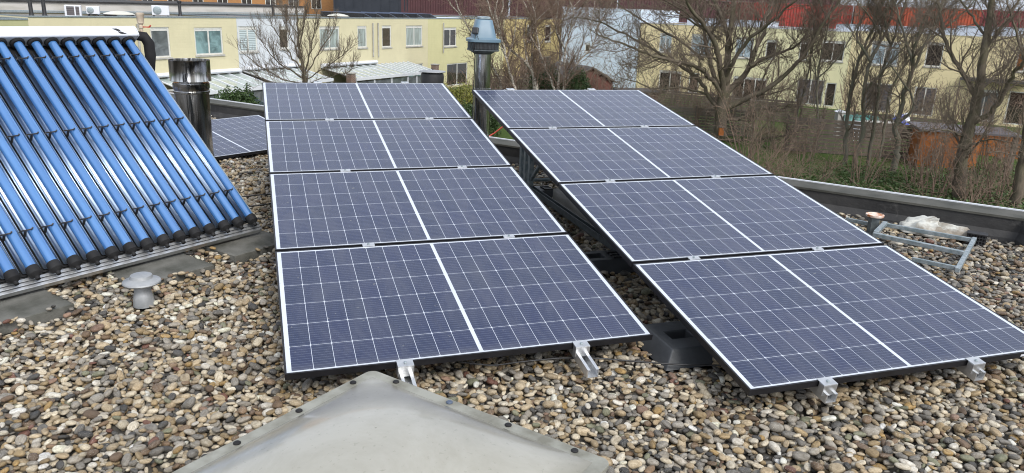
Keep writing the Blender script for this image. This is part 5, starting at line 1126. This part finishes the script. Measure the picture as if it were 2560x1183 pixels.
p = G(2505, 330, -3.7); t = thing('orange_planter_board', 'orange board edging below the white garden door', 'board', (p[0], p[1], GZ), rz=RP.rot()); m = MB(); m.box(-1.6, 1.6, 0, .06, .02, 1.25); m.build('board', ORW, t); m = MB(); m.box(-1.65, -1.55, .061, .14, 0, 1.3); m.build('post', DKW, t)
def at_g(x, y, z): return G(x, y, z)
p = G(2100, 300, -4.0); t = thing('garden_lantern_post', 'square grey concrete lantern post in front of the shuttered house', 'garden post', (p[0], p[1], GZ)); m = MB(); m.box(-.18, .18, -.18, .18, 0, .98); m.build('post', concrete_lt, t); m = MB(); m.box(-.24, .24, -.24, .24, 1.0, 1.45); m.build('lantern_box', concrete_lt, t); m = MB(); m.prism([(-.3, 1.451), (.3, 1.451), (0, 1.56)], -.3, .3, 'y'); m.build('cap', white_paint, t)
p = G(2190, 335, -4.6); t = thing('garden_chest', 'beige-grey garden chest behind the thin tree stems', 'chest', (p[0], p[1], GZ), rz=R(-15)); m = MB(); m.box(-.8, .8, -.35, .35, .3, 1.0); m.build('body', BGW, t, bevel=.02); m = MB(); m.box(-.85, .85, -.4, .4, 1.002, 1.10); m.build('lid', dirty('beige_lid', (.36, .34, .30), (.26, .25, .22), 4, .6), t, bevel=.02)
p = G(2150, 285, -3.6); m = MB(); t = thing('teal_tarpaulin', 'crumpled teal tarpaulin lying over garden things before the houses', 'tarpaulin', (p[0], p[1], GZ))
m = MB(); V = []; F = []
for j in range(9):
    for i in range(25): V.append((-.95+i*.08, -.35+j*.09, 1.22+.10*math.sin(i*1.3+j)+.06*math.sin(i*2.9-j*2)-(.35 if j in (0, 8) else 0)))
m.add(V, [(j*25+i, j*25+i+1, (j+1)*25+i+1, (j+1)*25+i) for j in range(8) for i in range(24)]); m.build('sheet', dirty('teal_sheet', (.03, .17, .15), (.10, .12, .11), 6, .5), t, True); m = MB(); m.box(-.85, .85, -.25, .3, .02, .95); m.build('stack', DKW, t)
p = G(2234, 300, -3.8); t = thing('folded_parasol', 'blue and white garden parasol half folded beside the sandy house', 'parasol', (p[0], p[1], GZ)); m = MB(); m.lathe([(.02, 0), (.02, 1.75)], 8); m.build('pole', white_paint, t); m = MB()
pa = [(.0, 1.78)]; prof = [(.62, 1.12), (.55, 1.18), (.25, 1.55), (.03, 1.76)]; m.lathe(prof, 8, M=Matrix.Rotation(R(24), 4, 'Y')); m.build('canopy', dirty('blue_cloth', (.06, .09, .38), (.70, .72, .76), .9, .7, lo=.50, hi=.52), t)
p = G(2131, 335, -4.5); t = thing('garden_chair', 'white plastic garden chair behind the dark fence', 'garden chair', (p[0], p[1], GZ+.25), rz=R(-50)); m = MB(); m.box(-.25, .25, -.25, .25, .42, .46); m.build('seat', white_paint, t, bevel=.015); m = MB(); m.box(-.25, .25, .22, .27, .47, .95, Matrix.Translation((0, .0, 0))); m.build('backrest', white_paint, t, bevel=.02)
for x in (-.22, .22):
    for y in (-.22, .22): m = MB(); m.tube([(x, y, .42), (x*1.15, y*1.15, -.22)], .022, 6); m.build('leg', white_paint, t)
m = MB(); m.tube([(-.25, .25, .66), (-.27, -.2, .68), (-.26, -.24, .44)], .02, 6); m.build('armrest', white_paint, t); m = MB(); m.tube([(.25, .25, .66), (.27, -.2, .68), (.26, -.24, .44)], .02, 6); m.build('armrest', white_paint, t)
a1 = RP.hit(2400, 215)[0]; a2 = RP.hit(2575, 218)[0]; t = thing('dark_awning', 'flat dark awning above the ground floor windows of the last house', 'awning', RP.pos(a1, .02), rz=RP.rot()); m = MB(); m.box(0, a2-a1, -1.1, 0, -2.15, -1.98); m.build('cover', roof_felt, t); m = MB(); m.box(0, .06, -1.1, -1.04, GZ, -2.152); m.build('post', DKW, t)
# bird box on the big tree, red hose
p = D(1803, 328, 40.5); t = thing('nest_box', 'small orange-brown nest box on the big tree trunk', 'nest box', tuple(p)); m = MB(); m.box(-.12, .12, -.1, .1, -.22, .2); m.build('box', ORW, t); m = MB(); m.box(-.15, .15, -.14, .12, .202, .24); m.build('roof', DKW, t)
m = MB(); m.tube([D(1215, 345, 30), D(1236, 333, 30), D(1258, 316, 30), D(1285, 305, 30)], .03, 6); o = m.build('washing_line', dirty('red_line', (.40, .05, .03), (.3, .04, .03), 9, .5), smooth=True, label='red line stretched above the lawn in the gap beside the fan chimney', cat='line')
